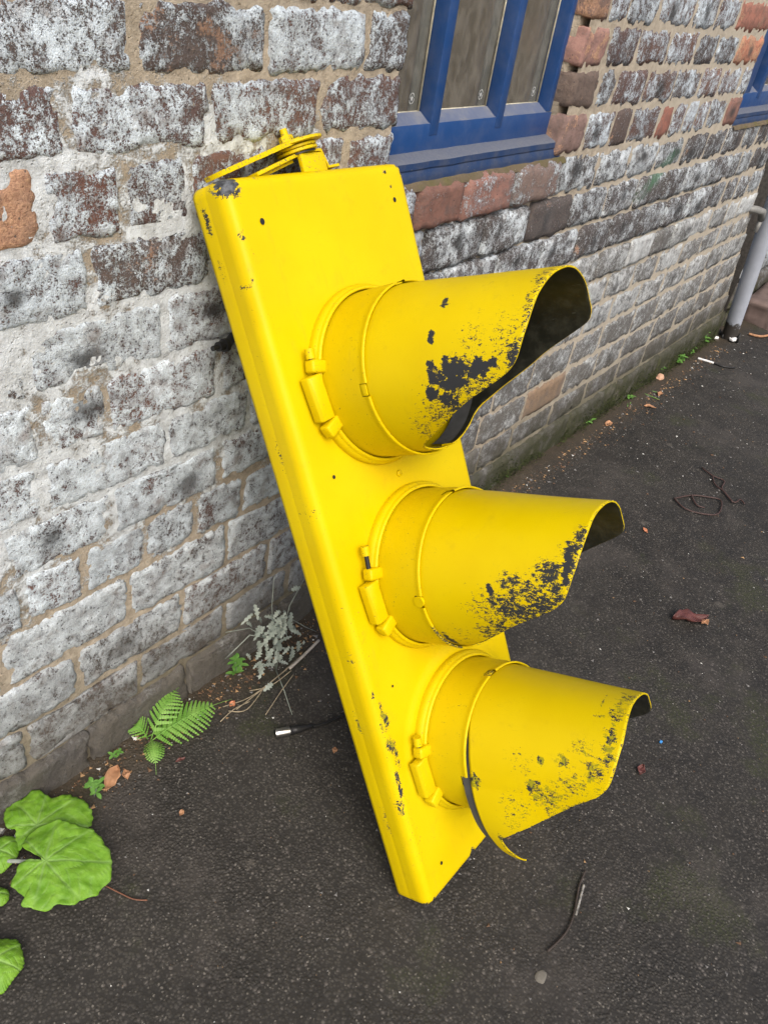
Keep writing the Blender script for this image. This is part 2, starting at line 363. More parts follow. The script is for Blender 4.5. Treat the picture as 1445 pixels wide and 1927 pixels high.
def mat_sill():
    t = NT('dull_sill_paint'); p = t.pos(); n = t.noise(p, 22, 6, .7); n2 = t.noise(p, 140, 4, .7)
    up = t.math('ABSOLUTE', t.sep(t.node('ShaderNodeNewGeometry').outputs['True Normal'])[2])
    c = t.mix(t.step(n, .35, .7), (.016, .040, .11), (.05, .065, .11)); c = t.mix(t.math('MULTIPLY', t.step(up, .5, .8), t.lin(n2, .3, .7, .6, 1.0)), c, (.135, .145, .17)); c = t.mix(t.step(n2, .66, .74), c, (.22, .2, .16))
    return t.done(c, .6, t.bump(n2, .3, .003), .3)
M_SILL = mat_sill()
def mat_leaf(name, c1, c2, cv, rough=.42, tr=.25):
    t = NT(name); p = t.pos(); v = t.attr('vein'); n = t.noise(p, 35, 5, .6); n2 = t.noise(p, 160, 3)
    c = t.mix(t.step(n, .3, .7), c1, c2); c = t.mix(t.math('MULTIPLY', v, .5), c, cv)
    c = t.mix(t.math('MULTIPLY', t.step(t.noise(p, 48, 4, .6), .70, .76), .55), c, (.09, .075, .02))
    t.done(c, rough, t.bump(t.math('ADD', t.math('SUBTRACT', t.math('MULTIPLY', n2, .35), t.math('MULTIPLY', v, .8)), t.math('MULTIPLY', t.noise(p, 75, 3), 1.2)), .5, .0025), .45)
    b2 = t.node('ShaderNodeBsdfTranslucent'); t.put(b2.inputs[0], c)
    mx = t.node('ShaderNodeMixShader'); t.put(mx.inputs[0], tr); t.l.new(t.b.outputs[0], mx.inputs[1]); t.l.new(b2.outputs[0], mx.inputs[2]); t.l.new(mx.outputs[0], t.out.inputs[0])
    return t.m
M_BIGLEAF = mat_leaf('butterbur_leaf', (.125, .30, .014), (.225, .44, .040), (.27, .42, .15), .55)
M_FERN = mat_leaf('fern_green', (.14, .33, .045), (.26, .47, .10), (.2, .3, .05))
M_WEED = mat_leaf('weed_green', (.10, .25, .04), (.19, .39, .09), (.1, .2, .05))
M_SILVER = mat_leaf('silvery_leaf', (.28, .33, .28), (.45, .50, .44), (.4, .43, .38), .7)
M_STRAW = plain('dead_stalk', (.30, .25, .17), .8, .3)
M_STALKG = plain('grey_green_stem', (.25, .28, .24), .8, .2)
M_DRYLEAF = plain('tan_dead_leaf', (.36, .19, .10), .7, .3, 40, bump=.5)
M_REDLEAF = plain('dark_red_dead_leaf', (.10, .035, .03), .45, .3, 40, bump=.5)
M_REDTWIG = plain('reddish_twig', (.16, .07, .04), .7)
M_WIRE = plain('rusty_wire', (.055, .032, .028), .6)
M_WHITE = plain('white_litter', (.7, .7, .7), .5, .1)
M_MOSS = plain('dark_moss', (.035, .045, .012), .95, .5, 30)
M_CRUMB = [plain('crumb_tan', (.32, .2, .1), .9), plain('crumb_white', (.6, .6, .57), .8), plain('crumb_brown', (.12, .07, .04), .9), plain('crumb_grey', (.16, .155, .15), .8)]
M_ORANGE = plain('orange_chip', (.5, .2, .1), .6)
M_BLUEBIT = plain('blue_plastic_bit', (.05, .25, .6), .5)
M_STONE = plain('red_brown_stone', (.13, .095, .085), .9, .25, 12, bump=.6)

# ------------------------------------------------------------------ ground
def lines(a, b, near0, near1, fine, grow=1.35):
    L = [near0]
    while L[-1] < near1: L.append(L[-1] + fine)
    s = fine
    while L[-1] < b: s *= grow; L.append(L[-1] + s)
    s = fine; A = [near0]
    while A[-1] > a: s *= grow; A.append(A[-1] - s)
    return sorted(set(A[1:] + L))
def build_ground():
    xs = lines(-80, 120, -0.6, 5.2, .035); ys = lines(-90, 25, -2.6, 0.3, .035)
    V = []; nx, ny = len(xs), len(ys)
    for y in ys:
        for x in xs:
            z = ground_z(min(x, 12))
            if -1 < x < 6 and -3 < y < .5:
                z += fbm(x * 2.3, y * 2.3) * .004
                if y > -.12 and y < .3: z += (.012 + .008 * fbm(x * 9, y * 9)) * max(0, 1 - abs(y - 0.0) / .12) * (1 if x > 1.2 else .3)
            V.append((x, y, z))
    F = [(j * nx + i, j * nx + i + 1, (j + 1) * nx + i + 1, (j + 1) * nx + i) for j in range(ny - 1) for i in range(nx - 1)]
    o = mesh('ground', V, F, M_GROUND); tag(o, 'dark worn asphalt yard with moss patches and grit', 'ground', kind='structure')
build_ground()

# ------------------------------------------------------------------ brick wall
WALL = empty('brick_wall', 'old flaking limewashed brick wall with blue painted windows', 'wall', (2.0, 0.05, 0), kind=None)
WI = inv_of(WALL)
Z = [1.75, 1.665, 1.58, 1.49, 1.39, 1.294, 1.197, 1.09, .985, .878, .768, .664, .56, .453, .333, .216, .106, -.13]
def x_end(z): return 4.54 - .46 * z if z < .9 else 4.12
WIN = [(1.315, 2.0), (3.42, 4.06)]     # openings in x
WZ = 1.097
def brick_geom(w, h, depth, cell, sx, sz, rough=1.0, rr=.0065):
    nx = max(4, min(44, round(w / cell))); nz = max(4, min(24, round(h / cell)))
    V, F = [], []
    cr = .011
    for j in range(nz + 1):
        for i in range(nx + 1):
            u = -w / 2 + w * i / nx; v = -h / 2 + h * j / nz
            ax, az = max(0, abs(u) - (w / 2 - cr)), max(0, abs(v) - (h / 2 - cr))
            d = math.hypot(ax, az)
            if d > cr:
                k = cr / d; u = math.copysign(w / 2 - cr + ax * k, u); v = math.copysign(h / 2 - cr + az * k, v)
            de = min(w / 2 - abs(u), h / 2 - abs(v))
            if ax > 0 and az > 0: de = min(de, max(0, cr - math.hypot(ax, az)))
            e = max(0, 1 - de / .034)
            X, Zz = u + sx, v + sz
            u += e * .0070 * rough * (noise.noise(Vector((X * 26, Zz * 26, 3.1))) + .6 * noise.noise(Vector((X * 70, Zz * 70, 9.1))))
            v += e * .0070 * rough * (noise.noise(Vector((X * 26, Zz * 26, 13.1))) + .6 * noise.noise(Vector((X * 70, Zz * 70, 19.1))))
            r_ = rr * (1 + .5 * noise.noise(Vector((X * 20, Zz * 20, 5))))
            y = 0.0
            if de < r_: q = 1 - de / r_; y += r_ * (1 - math.sqrt(max(0, 1 - q * q))) * .9
            y += rough * (.0034 * fbm(X * 13, Zz * 13, 2.0, 2) + .0022 * noise.noise(Vector((X * 75, Zz * 75, 1))))
            ch = noise.noise(Vector((X * 31 + 50, Zz * 31, 8))) + .5 * noise.noise(Vector((X * 90, Zz * 90, 4)))
            if de < .02: y += rough * .0075 * max(0, min(1, (ch - .12) * 5)) * (1 - de / .02)
            V.append((u, y, v))
    n1 = nx + 1
    for j in range(nz):
        for i in range(nx): F.append((j * n1 + i, j * n1 + i + 1, (j + 1) * n1 + i + 1, (j + 1) * n1 + i))
    B = [i for i in range(n1)] + [j * n1 + nx for j in range(1, nz + 1)] + [nz * n1 + i for i in range(nx - 1, -1, -1)] + [j * n1 for j in range(nz - 1, 0, -1)]
    s0 = len(V)
    for b in B: V.append((V[b][0], depth, V[b][2]))
    m = len(B)
    for k in range(m): F.append((B[(k + 1) % m], B[k], s0 + k, s0 + (k + 1) % m))
    return V, F
# joints traced along each course: list of runs; each run is a list of joint columns (in the photo's columns at mid height)
TR = {3: ([-60, 190, 430, 560, 690, 762], [1088, 1153, 1188, 1243, 1308, 1350, 1389, 1430]),
      4: ([-160, 252, 503, 690, 762], [1078, 1144, 1200, 1257, 1309, 1348, 1386, 1419]),
      5: ([-95, 126, 396, 603, 752], [1062, 1124, 1156, 1213, 1268, 1317, 1354, 1392, 1403]),
      6: ([-130, 81, 232, 358, 468, 585, 648, 741], [1047, 1101, 1151, 1184, 1238, 1263, 1287, 1309, 1331, 1364, 1389]),
      7: ([-60, 170, 400, 560, 690, 775, 865, 960, 1046, 1122, 1182, 1234, 1284, 1327, 1362, 1397, 1425, 1444], []),
      8: ([-160, 50, 310, 480, 640, 795, 904, 990, 1070, 1136, 1194, 1246, 1285, 1326, 1361, 1390, 1412], []),
      9: ([-80, 72, 202, 411, 560, 700, 830, 929, 1011, 1080, 1143, 1197, 1246, 1288, 1329, 1360, 1385, 1408], []),
      10: ([-130, 80, 316, 470, 640, 800, 900, 960, 1060, 1120, 1178, 1224, 1262, 1300, 1335, 1365, 1388], []),
      11: ([-150, 6, 212, 413, 570, 720, 860, 950, 1020, 1083, 1140, 1192, 1235, 1280, 1318, 1350, 1376], []),
      12: ([-110, 45, 160, 276, 370, 456, 600, 740, 850, 945, 1030, 1100, 1150, 1200, 1245, 1290, 1330, 1362], []),
      13: ([-120, 6, 245, 427, 560, 700, 840, 930, 1000, 1075, 1130, 1190, 1235, 1275, 1320, 1350], []),
      14: ([-110, 148, 345, 503, 660, 800, 900, 985, 1060, 1120, 1170, 1225, 1270, 1305, 1340], []),
      15: ([-140, 52, 262, 424, 540, 690, 800, 900, 960, 1035, 1100, 1160, 1210, 1255, 1300, 1335], []),
      16: ([-40, 168, 350, 520, 700, 850, 950, 1060, 1150, 1230, 1300, 1345], [])}
BR = []
def look(x, zc, k):
    R = random.random
    tint = random.choice([(.13, .075, .065), (.105, .06, .055), (.16, .085, .065), (.09, .07, .065)])
    white, soot, orange, grey = .80 + .16 * R(), 0.0, 0.0, 0.0
    if x < 1.35:
        if zc > 1.0: white = .74 + .16 * R(); orange = .12 * R()
        else: white = .96 + .12 * R(); grey = .15
        soot = .9 if R() < .07 else 0.0
    else:
        if zc > 1.09: white = .76 + .16 * R(); soot = .9 if R() < .2 else 0
        elif zc > .8: white = .72 + .18 * R(); soot = .95 if R() < .5 else .1; grey = .5; tint = (.06, .06, .062)
        else: white = .80 + .24 * R(); soot = .6 if R() < .2 else 0; grey = 1.0; tint = (.085, .085, .08)
        if zc < .4: white = .8; soot = 0
    if zc < .5: soot = .8 if R() < .12 else 0; grey = max(grey, .45)
    if zc < .06: white = .72; grey = 1.0; soot = 0; tint = (.15, .135, .12)
    return dict(tint=tint, white=white, soot=soot, orange=orange, grey=grey)
SPECIAL = [  # px, py in the photo -> brick look overrides
    ((300, 70), dict(orange=.26, white=.80)), ((60, 230), dict(orange=.20, white=.84)), ((30, 400), dict(orange=.8, white=.30, soot=0, tint=(.3, .2, .14))), ((180, 380), dict(white=.88, tint=(.15, .07, .055))),
    ((620, 70), dict(white=1.0, soot=0)), ((120, 60), dict(white=.93, soot=0)), ((260, 220), dict(white=.90, soot=0)), ((500, 210), dict(white=.90, soot=0)), ((680, 200), dict(white=.84, soot=0)), ((320, 380), dict(white=.86, soot=0)),
    ((370, 500), dict(white=.86, soot=0)), ((730, 80), dict(white=.85)), ((50, 540), dict(soot=1.0, white=1.0)), ((220, 640), dict(soot=1.0, white=.98)), ((350, 600), dict(soot=1.0, white=.98)), ((150, 1010), dict(soot=.9)),
    ((1105, 90), dict(orange=.28, white=.30, tint=(.36, .2, .17))), ((1120, 20), dict(orange=.3, white=.45, tint=(.25, .16, .13))), ((1092, 170), dict(orange=.12, white=.35, tint=(.17, .13, .11))), ((1075, 250), dict(orange=.15, white=.28, tint=(.26, .17, .15))),
    ((1402, 45), dict(white=.1, orange=.2, tint=(.42, .18, .13))), ((1402, 105), dict(white=.1, orange=.3, tint=(.48, .2, .12))), ((1395, 15), dict(white=.2, tint=(.42, .18, .13))), ((1250, 230), dict(white=.35, tint=(.28, .11, .08))), ((1376, 225), dict(white=.3, tint=(.3, .15, .12))),
    ((820, 370), dict(white=.45, tint=(.27, .13, .10), orange=.05, soot=0, grey=0)), ((910, 360), dict(white=.66, tint=(.30, .15, .12), orange=0, soot=0, grey=0)), ((1000, 345), dict(white=.7, tint=(.22, .16, .14), soot=0, grey=.3)),
    ((1280, 20), dict(soot=1.0, white=.92)), ((1115, 245), dict(soot=1.0, white=.9)), ((1210, 320), dict(soot=1.0, white=.95)), ((1100, 320), dict(soot=1.0, white=.9)), ((1160, 235), dict(white=.6)), ((1340, 330), dict(soot=.3)),
    ((1020, 735), dict(white=.35, orange=.0, tint=(.30, .20, .12), grey=0, soot=0)), ((850, 450), dict(soot=1.0, white=.8)), ((935, 430), dict(white=.85, soot=.6)), ((1010, 410), dict(soot=1.0, white=.55))]
for k in range(len(Z) - 1):
    zt, zb = Z[k], Z[k + 1]; zc = (zt + zb) / 2 if k < 16 else .03
    runs = []
    if k in TR:
        for r in TR[k]:
            if r: runs.append([wall_x(c, zc) for c in r])
        if k in (3, 4, 5, 6):
            runs[0][-1] = WIN[0][0]; runs[1][0] = WIN[0][1]; runs[1][-1] = WIN[1][0]
            if k == 3: runs[1] = [x for x in runs[1][:-1] if x < WIN[1][0] - .08] + [WIN[1][0]]
            runs.append([WIN[1][1], x_end(zc)])
        else:
            xs = runs[0]; xe = x_end(zc)
            xs = [x for x in xs if x < xe - .07]
            while xe - xs[-1] > .3: xs.append(xs[-1] + random.choice((.12, .24, .24)))
            xs.append(xe); runs[0] = xs
    else:
        xs = [.3]
        while xs[-1] < WIN[0][0] - .3: xs.append(xs[-1] + .235)
        xs.append(WIN[0][0]); runs.append(xs); xs = [WIN[0][1]]
        while xs[-1] < WIN[1][0] - .3: xs.append(xs[-1] + .235)
        xs.append(WIN[1][0]); runs.append(xs); runs.append([WIN[1][1], 4.12])
    x0 = runs[0][0]; L = [x0]
    while L[-1] > -.9: L.append(L[-1] - (.235 if random.random() < .7 else .12))
    runs[0] = L[::-1][:-1] + runs[0]
    for ri, r in enumerate(runs):
        for i in range(len(r) - 1):
            jl = (k <= 6 and ri > 0 and i == 0); jr = (k <= 6 and ri < len(runs) - 1 and i == len(r) - 2)
            a = r[i] + (0 if jl else .0048); b = r[i + 1] - (0 if jr else .0048)
            if b - a < .03: continue
            gap = (.0036 if a < 1.4 else .0042 if a < 2 else .0058) if k != 16 else .004
            hh = lambda q: (.0035 * noise.noise(Vector((q * 2.1, k * 7.7, 2))) + .0022 * noise.noise(Vector((q * 9, k * 3.3, 6)))) if a < 2.2 else 0.0
            wt, wo = hh(a), hh(a + 31)
            if a > 1.9: a += .001; b -= .001
            BR.append(dict(k=k, a=a, b=b, t=zt - gap + min(wt, .002), o=zb + gap + max(wo, -.002), deep=.135 if (jl or jr) else .03))
for b in BR:
    x = (b['a'] + b['b']) / 2; z = (b['t'] + b['o']) / 2
    b['L'] = look(x, z, b['k'])
    P = [proj(Vector((xx, 0, zz))) for xx in (b['a'], b['b']) for zz in (b['o'], b['t'])]
    X = [min(1445, max(0, p[0])) if p[2] > 0 else 0 for p in P]; Y = [min(1927, max(0, p[1])) if p[2] > 0 else 0 for p in P]
    b['area'] = (max(X) - min(X)) * (max(Y) - min(Y)) if P[0][2] > .2 else 0
    if b['area'] <= 0 or max(X) - min(X) < 1: b['area'] = 0
for (px, py), ov in SPECIAL:
    P = at_y(px, py)
    for b in BR:
        if b['a'] - .01 < P.x < b['b'] + .01 and b['o'] - .01 < P.z < b['t'] + .01: b['L'].update(ov); break
order = sorted(range(len(BR)), key=lambda i: -BR[i]['area'])
single = set([i for i in order if BR[i]['area'] > 0][:290])
rest = MB()
for i, b in enumerate(BR):
    w_, h_ = b['b'] - b['a'], b['t'] - b['o']; x = (b['a'] + b['b']) / 2; z = (b['t'] + b['o']) / 2
    dist = max(.9, math.hypot(x, 1.2))
    cell = .0062 * dist / 1.2 if i in single else .02
    proud = -.003 - .003 * noise.noise(Vector((x * 9, z * 9, 4)))
    if b['k'] == 16: proud = -.014
    if b['k'] == 7 and 1.3 < x < 2.05: proud = -.016
    if 1.35 < x < 3.4 and b['k'] in (8, 9, 10): proud -= .006
    rough = 1.0 if b['k'] != 16 else 1.5
    V, F = brick_geom(w_, h_, b['deep'], cell, x, z, rough, (.0065 if x < 1.4 else .005) if not (b['k'] == 7 and 1.3 < x < 2.1) else .013)
    if i in single:
        o = mesh('brick', V, F, M_BRICK, WALL, loc=WI @ Vector((x, proud, z))); o.rotation_euler = (random.uniform(-.012, .012), random.uniform(-.009, .009), random.uniform(-.008, .008))
        for kk, vv in b['L'].items(): o[kk] = list(vv) if isinstance(vv, tuple) else float(vv)
    else:
        rest.add([Vector(v) + Vector((x, proud, z)) for v in V], F)
o = rest.build('brickwork_beyond', M_BRICK, WALL); o.matrix_parent_inverse = WI
o['kind'] = 'stuff'
for kk, vv in dict(tint=[.13, .08, .07], white=.97, soot=0.0, orange=0.0, grey=.3).items(): o[kk] = vv
# mortar skin
def build_mortar():
    c = .0085; x0, x1, z0, z1 = -.9, 4.6, -.14, 1.745
    nx = int((x1 - x0) / c); nz = int((z1 - z0) / c); V = []; ok = []
    for j in range(nz + 1):
        z = z0 + (z1 - z0) * j / nz
        for i in range(nx + 1):
            x = x0 + (x1 - x0) * i / nx
            flush = max(0, min(1, (1.2 - x) / .5)) * max(0, min(1, (z - .3) / .4))
            k2 = max(0, min(1, (x - 1.25) / .3)); low = max(0, min(1, (.85 - z) / .3)); rec = .0030 - .0036 * flush + .0010 * k2 - .0022 * max(0, min(1, (x - 1.9) / .3)) + .009 * max(0, min(1, (x - 1.2) / .2)) * max(0, min(1, (2.15 - x) / .3)) * max(0, min(1, (1.09 - z) / .03)) * max(0, min(1, (z - .6) / .2))
            y = rec + (.0060 - .0028 * max(k2, .7 * low)) * fbm(x * 13, z * 13, 5.0, 3) + .0013 * noise.noise(Vector((x * 80, z * 80, 3)))
            V.append((x, y, z))
    F = []
    for j in range(nz):
        zc = z0 + (z1 - z0) * (j + .5) / nz
        for i in range(nx):
            xc = x0 + (x1 - x0) * (i + .5) / nx
            if zc > WZ - .008 and any(a - .014 < xc < b + .014 for a, b in WIN): continue
            if xc > x_end(zc) - .006: continue
            F.append((j * (nx + 1) + i, j * (nx + 1) + i + 1, (j + 1) * (nx + 1) + i + 1, (j + 1) * (nx + 1) + i))
    m = MB(); m.add(V, F)
    for a, b, zb in ((-.9, WIN[0][0] - .004, WZ), (WIN[0][1] + .004, WIN[1][0] - .004, WZ), (WIN[1][1] + .004, 4.11, WZ)):
        m.box(a, b, .026, .33, zb, 1.742)
    # body below the sills, with a raking end
    e0, e1 = x_end(-.14) - .01, x_end(.88) - .01
    for (za, zb_, ea, eb) in ((-.14, .88, e0, e1), (.88, 1.085, 4.11, 4.11)):
        P = [(-.9, .026, za), (ea, .026, za), (eb, .026, zb_), (-.9, .026, zb_), (-.9, .33, za), (ea, .33, za), (eb, .33, zb_), (-.9, .33, zb_)]
        m.add(P, [(0, 1, 2, 3), (5, 4, 7, 6), (1, 5, 6, 2), (4, 0, 3, 7), (3, 2, 6, 7), (4, 5, 1, 0)])
    o = m.build('mortar', M_MORTAR, WALL); o.matrix_parent_inverse = WI
build_mortar()
# sloping mortar bed on top of the bricks under the first window
def sill_bed(xa, xb, name='sill_mortar_bed'):
    nx, ny = int((xb - xa) / .007), 12; V = []
    for j in range(ny + 1):
        for i in range(nx + 1):
            x = xa + (xb - xa) * i / nx; y = -.008 + .05 * j / ny
            z = 1.083 + .012 * min(1, j / 4) + .0035 * fbm(x * 22, y * 22, 1, 3) + (-.006 if j == 0 else 0)
            V.append((x, y + .004 * noise.noise(Vector((x * 30, 2, 3))) * (j < 3), z))
    F = [(j * (nx + 1) + i, j * (nx + 1) + i + 1, (j + 1) * (nx + 1) + i + 1, (j + 1) * (nx + 1) + i) for j in range(ny) for i in range(nx)]
    o = mesh(name, V, F, M_BED, WALL); o.matrix_parent_inverse = WI
def mat_bed():
    t = NT('mossy_sill_mortar'); p = t.pos(); n = t.noise(p, 30, 6, .7); n2 = t.noise(p, 160, 4, .7)
    c = t.mix(n, (.07, .055, .035), (.19, .15, .10)); c = t.mix(t.math('MULTIPLY', t.step(t.noise(p, 12, 4), .45, .65), .6), c, (.10, .095, .03))
    c = t.mix(t.step(n2, .66, .72), c, (.45, .4, .33))
    return t.done(c, .95, t.bump(t.math('ADD', n, t.math('MULTIPLY', n2, .5)), .9, .006), .2)
M_BED = mat_bed()
sill_bed(WIN[0][0], WIN[0][1] + .06); sill_bed(WIN[1][0], WIN[1][1], 'sill_mortar_bed')

# ------------------------------------------------------------------ windows
def window(xa, xb, mull, stile_l, stile_r, zt=1.745):
    W = MB(); YF = .04      # front plane of the joinery
    z0, z1 = 1.138, 1.198
    W.box(xa - .03, xb + .03, YF, YF + .05, z0 - .004, z1 - .006, bev=.002)         # bottom rail
    # sloping bead under the glass
    W.add([(xa, YF + .001, z1 - .008), (xb + .02, YF + .001, z1 - .008), (xb + .02, YF + .03, z1 + .010), (xa, YF + .03, z1 + .010), (xa, YF + .03, z1 - .01), (xb + .02, YF + .03, z1 - .01)],
          [(0, 1, 2, 3), (3, 2, 5, 4), (0, 4, 5, 1)])
    W.box(stile_l[0], stile_l[1], YF + .0005, YF + .052, z1 - .006, zt, bev=.003)
    W.box(stile_r[0], stile_r[1], YF + .0005, YF + .052, z1 - .006, zt, bev=.003)
    W.box(xa - .03, xb + .03, YF + .001, YF + .052, zt - .05, zt - .002)
    fr = W.build('window_frame', M_BLUE, WALL); edge_split_smooth(fr); fr.matrix_parent_inverse = WI
    sub = lambda o: setattr(o, 'parent', fr)
    for (a, b) in mull:
        m = MB(); m.box(a, b, YF - .002, YF + .035, z1 - .03, zt - .05, bev=.003)
        o = m.build('mullion', M_BLUE, fr); edge_split_smooth(o)
    # outer box frame seen beyond the stile
    m = MB(); m.box(stile_r[1] + .002, xb + .03, YF - .012, YF + .05, z0 - .004, zt, bev=.003); o = m.build('outer_frame', M_GRIMY, fr); edge_split_smooth(o)
    # sill: sloping top, nose
    s = MB(); a, b = xa - .02, xb + .035
    prof = [(YF + .01, 1.1405), (YF, 1.1395), (.011, 1.131), (.007, 1.128), (.006, 1.116), (.008, 1.112), (.004, 1.103), (.003, 1.096), (.005, 1.075), (YF + .01, 1.075)]
    V = []; n = 60
    for i in range(n + 1):
        x = a + (b - a) * i / n
        for (y, z) in prof: V.append((x, y, z + (.0012 * noise.noise(Vector((x * 14, y * 30, 1))))))
    q = len(prof); F = [(i * q + j, i * q + (j + 1) % q, (i + 1) * q + (j + 1) % q, (i + 1) * q + j) for i in range(n) for j in range(q)]
    F += [tuple(range(q)), tuple(n * q + j for j in reversed(range(q)))]
    s.add(V, F); o = s.build('sill', M_SILL, fr); edge_split_smooth(o, 25)
    cols = [stile_l[1]] + [v for m_ in mull for v in m_] + [stile_r[0]]
    for i in range(0, len(cols), 2):
        xa_, xb_ = cols[i], cols[i + 1]
        o = MB(); o.box(xa_ - .002, xb_ + .002, YF + .036, YF + .040, z1 - .004, zt - .05); o.build('pane', M_PANE, fr, False)
        o = MB(); o.box(xb_ - .022, xb_ + .012, YF + .0415, YF + .048, z1 - .01, zt - .05, bev=.002); o.build('inner_spacer', M_SPACER, fr)
        o = MB(); o.tube([(xb_ - .002, YF + .034, z1 + .004), (xb_ - .002, YF + .034, zt - .05)], .0022, 5); o.tube([(xa_, YF + .034, z1 + .009), (xb_, YF + .034, z1 + .009)], .002, 5); o.build('putty_line', M_PUTTY, fr)
        # small etched safety mark: broken ring round a star
        cx, cz = xb_ - .030, z1 + .034; o = MB(); r0, r1 = .0072, .0086
        for k in range(24):
            if k % 6 == 0: continue
            t0, t1 = 2 * math.pi * k / 24, 2 * math.pi * (k + 1) / 24
            o.add([(cx + r * math.cos(t), YF + .0345, cz + r * 1.25 * math.sin(t)) for r, t in ((r0, t0), (r1, t0), (r1, t1), (r0, t1))], [(0, 1, 2, 3)])
        P = []
        for k in range(10):
            t = math.pi / 2 + k * math.pi / 5; r = .0062 if k % 2 == 0 else .003; P.append((cx + r * .8 * math.cos(t), YF + .0345, cz + r * .95 * math.sin(t)))
        o.add(P, [tuple(range(10))]); o.build('safety_mark', M_MARK, fr, False)
    m = MB(); m.box(xa - .03, xb + .02, YF + .050, YF + .060, z1 - .04, zt); m.build('backing_board', M_BLIND, fr, False)
    return fr
yf = .04
def fx(px, py, y=yf): return at_y(px, py, y).x
window(WIN[0][0], WIN[0][1], [(fx(811, 224), fx(826.6, 224)), (fx(934.3, 217), fx(946.8, 217))], (1.25, 1.30), (fx(1032, 199), fx(1032, 199) + .022))
window(WIN[1][0], WIN[1][1], [(3.72, 3.765)], (WIN[1][0] - .02, fx(1412, 170)), (4.0, 4.04))

# ------------------------------------------------------------------ neighbouring white stone wall and its foot stone
RW = empty('rubble_wall', 'rough white limewashed rubble wall behind the grey downpipe', 'wall', (5.2, .1, 0))
ri = inv_of(RW); x = 4.74; zs = [-.16, .03, .2, .36, .55, .72, .9, 1.1, 1.3, 1.5, 1.74]
for j in range(len(zs) - 1):
    x = 4.72 + .05 * random.random()
    while x < 6.8:
        w_ = .2 + .2 * random.random(); h_ = zs[j + 1] - zs[j] - .012
        V, F = brick_geom(w_ - .012, h_, .1, .016, x, zs[j], 2.6, .03)
        o = mesh('stone', V, F, M_BRICK, RW, loc=ri @ Vector((x + w_ / 2, .015 + .02 * random.random(), zs[j] + h_ / 2)))
        for kk, vv in dict(tint=[.2, .17, .15], white=.98 if zs[j] > .05 else .75, soot=0.0, orange=0.0, grey=.1).items(): o[kk] = vv
        x += w_
m = MB(); m.box(4.7, 6.9, .05, .4, -.16, 1.74); o = m.build('mortar_core', plain('recess_shade_joint', (.05, .045, .04), .9, .4), RW); o.matrix_parent_inverse = ri  # core coloured dark to paint in the shade of the recess beside the downpipe
def boulder(name, c, r, mat, label, cat, seed):
    bm = bmesh.new(); bmesh.ops.create_icosphere(bm, subdivisions=4, radius=1)
    for v in bm.verts:
        d = v.co.copy(); k = 1 + .22 * noise.noise(d * 1.3 + Vector((seed, 0, 0))) + .05 * noise.noise(d * 5)
        q = Vector([math.copysign(abs(t) ** (.55 if 'block' in name else .8), t) for t in d])
        v.co = Vector((q.x * r[0], q.y * r[1], q.z * r[2])) * k
    me = bpy.data.meshes.new(name); bm.to_mesh(me); bm.free(); me.materials.append(mat)
    me.polygons.foreach_set('use_smooth', [True] * len(me.polygons))
    o = bpy.data.objects.new(name, me); COL.objects.link(o); o.location = c
    if label: tag(o, label, cat)
    return o
pb = at_g(1442, 628)
boulder('stone_block', (pb.x + .30, pb.y + .10, -.02), (.26, .12, .12), M_STONE, 'reddish brown stone block at the foot of the white wall', 'stone', 3.0)

# ------------------------------------------------------------------ downpipe
P0, P1 = Vector((4.585, -.06, -.062)), Vector((4.365, -.06, .587)); dp = (P1 - P0) / (P1.z - P0.z)
DP = empty('downpipe', 'grey blue painted downpipe leaning at the end of the brick wall', 'drainpipe', P0)
di = inv_of(DP)
m = MB(); m.tube([P0 + dp * t for t in (.0, .2, .5, .9, 1.3, 1.8)], .041, 24); o = m.build('pipe', M_PIPE, DP); o.matrix_parent_inverse = di; edge_split_smooth(o)
c = at_y(1425, 400, -.02)
m = MB(); m.tube([c + Vector((-.10, .06, .02)), c + Vector((-.05, .0, .02)), c + Vector((.0, -.02, .01)), c + Vector((.03, -.02, -.03))], .017, 10); m.tube([c + Vector((.03, -.02, -.03)), c + Vector((.02, -.02, -.09))], .011, 8)
o = m.build('pipe_bracket', plain('weathered_metal', (.2, .2, .19), .5), DP); o.matrix_parent_inverse = di
def torn():
    m = MB()
    for k in range(7):
        q = k * .9; b = P0 + Vector((.05 * math.cos(q), .05 * math.sin(q), 0)); m.tube([b, b + Vector((.006 * math.cos(q), .006 * math.sin(q), .03 + .03 * random.random()))], [.012, .003], 5)
    o = m.build('torn_collar', M_BLACK, DP); o.matrix_parent_inverse = di
torn()

# ------------------------------------------------------------------ traffic signal head
BO = Vector((0.76633954, -0.67336389, 0.0))
BX = Vector((0.99948903, -0.00433138, -0.03166885)); BU = Vector((0.02960099, 0.49927046, 0.86594041)); BN = Vector((0.01206061, -0.86643537, 0.49914356))
BW, BL, BD = .42762, 1.31881, .07545
BO.z += .004
TM = Matrix(((BX.x, BU.x, BN.x, BO.x), (BX.y, BU.y, BN.y, BO.y), (BX.z, BU.z, BN.z, BO.z), (0, 0, 0, 1)))
TS = empty('traffic_signal', 'tall yellow three lens traffic signal head leaning against the brick wall', 'traffic light', matrix=TM)
D = BD   # local frame: x across, y up the head, z out of the face; the face is at z = D
def spots(P, S):
    w_ = 0.0
    for (cx, cy, cz, rx, ry, rz, s) in S:
        d = math.sqrt(((P[0] - cx) / rx) ** 2 + ((P[1] - cy) / ry) ** 2 + ((P[2] - cz) / rz) ** 2)
        if d < 3.0:
            d += .7 * noise.noise(Vector((P[0] * 190, P[1] * 190, P[2] * 120))) + .3
            w_ = max(w_, s * max(0.0, min(1.0, 1.6 - d)))
    return w_
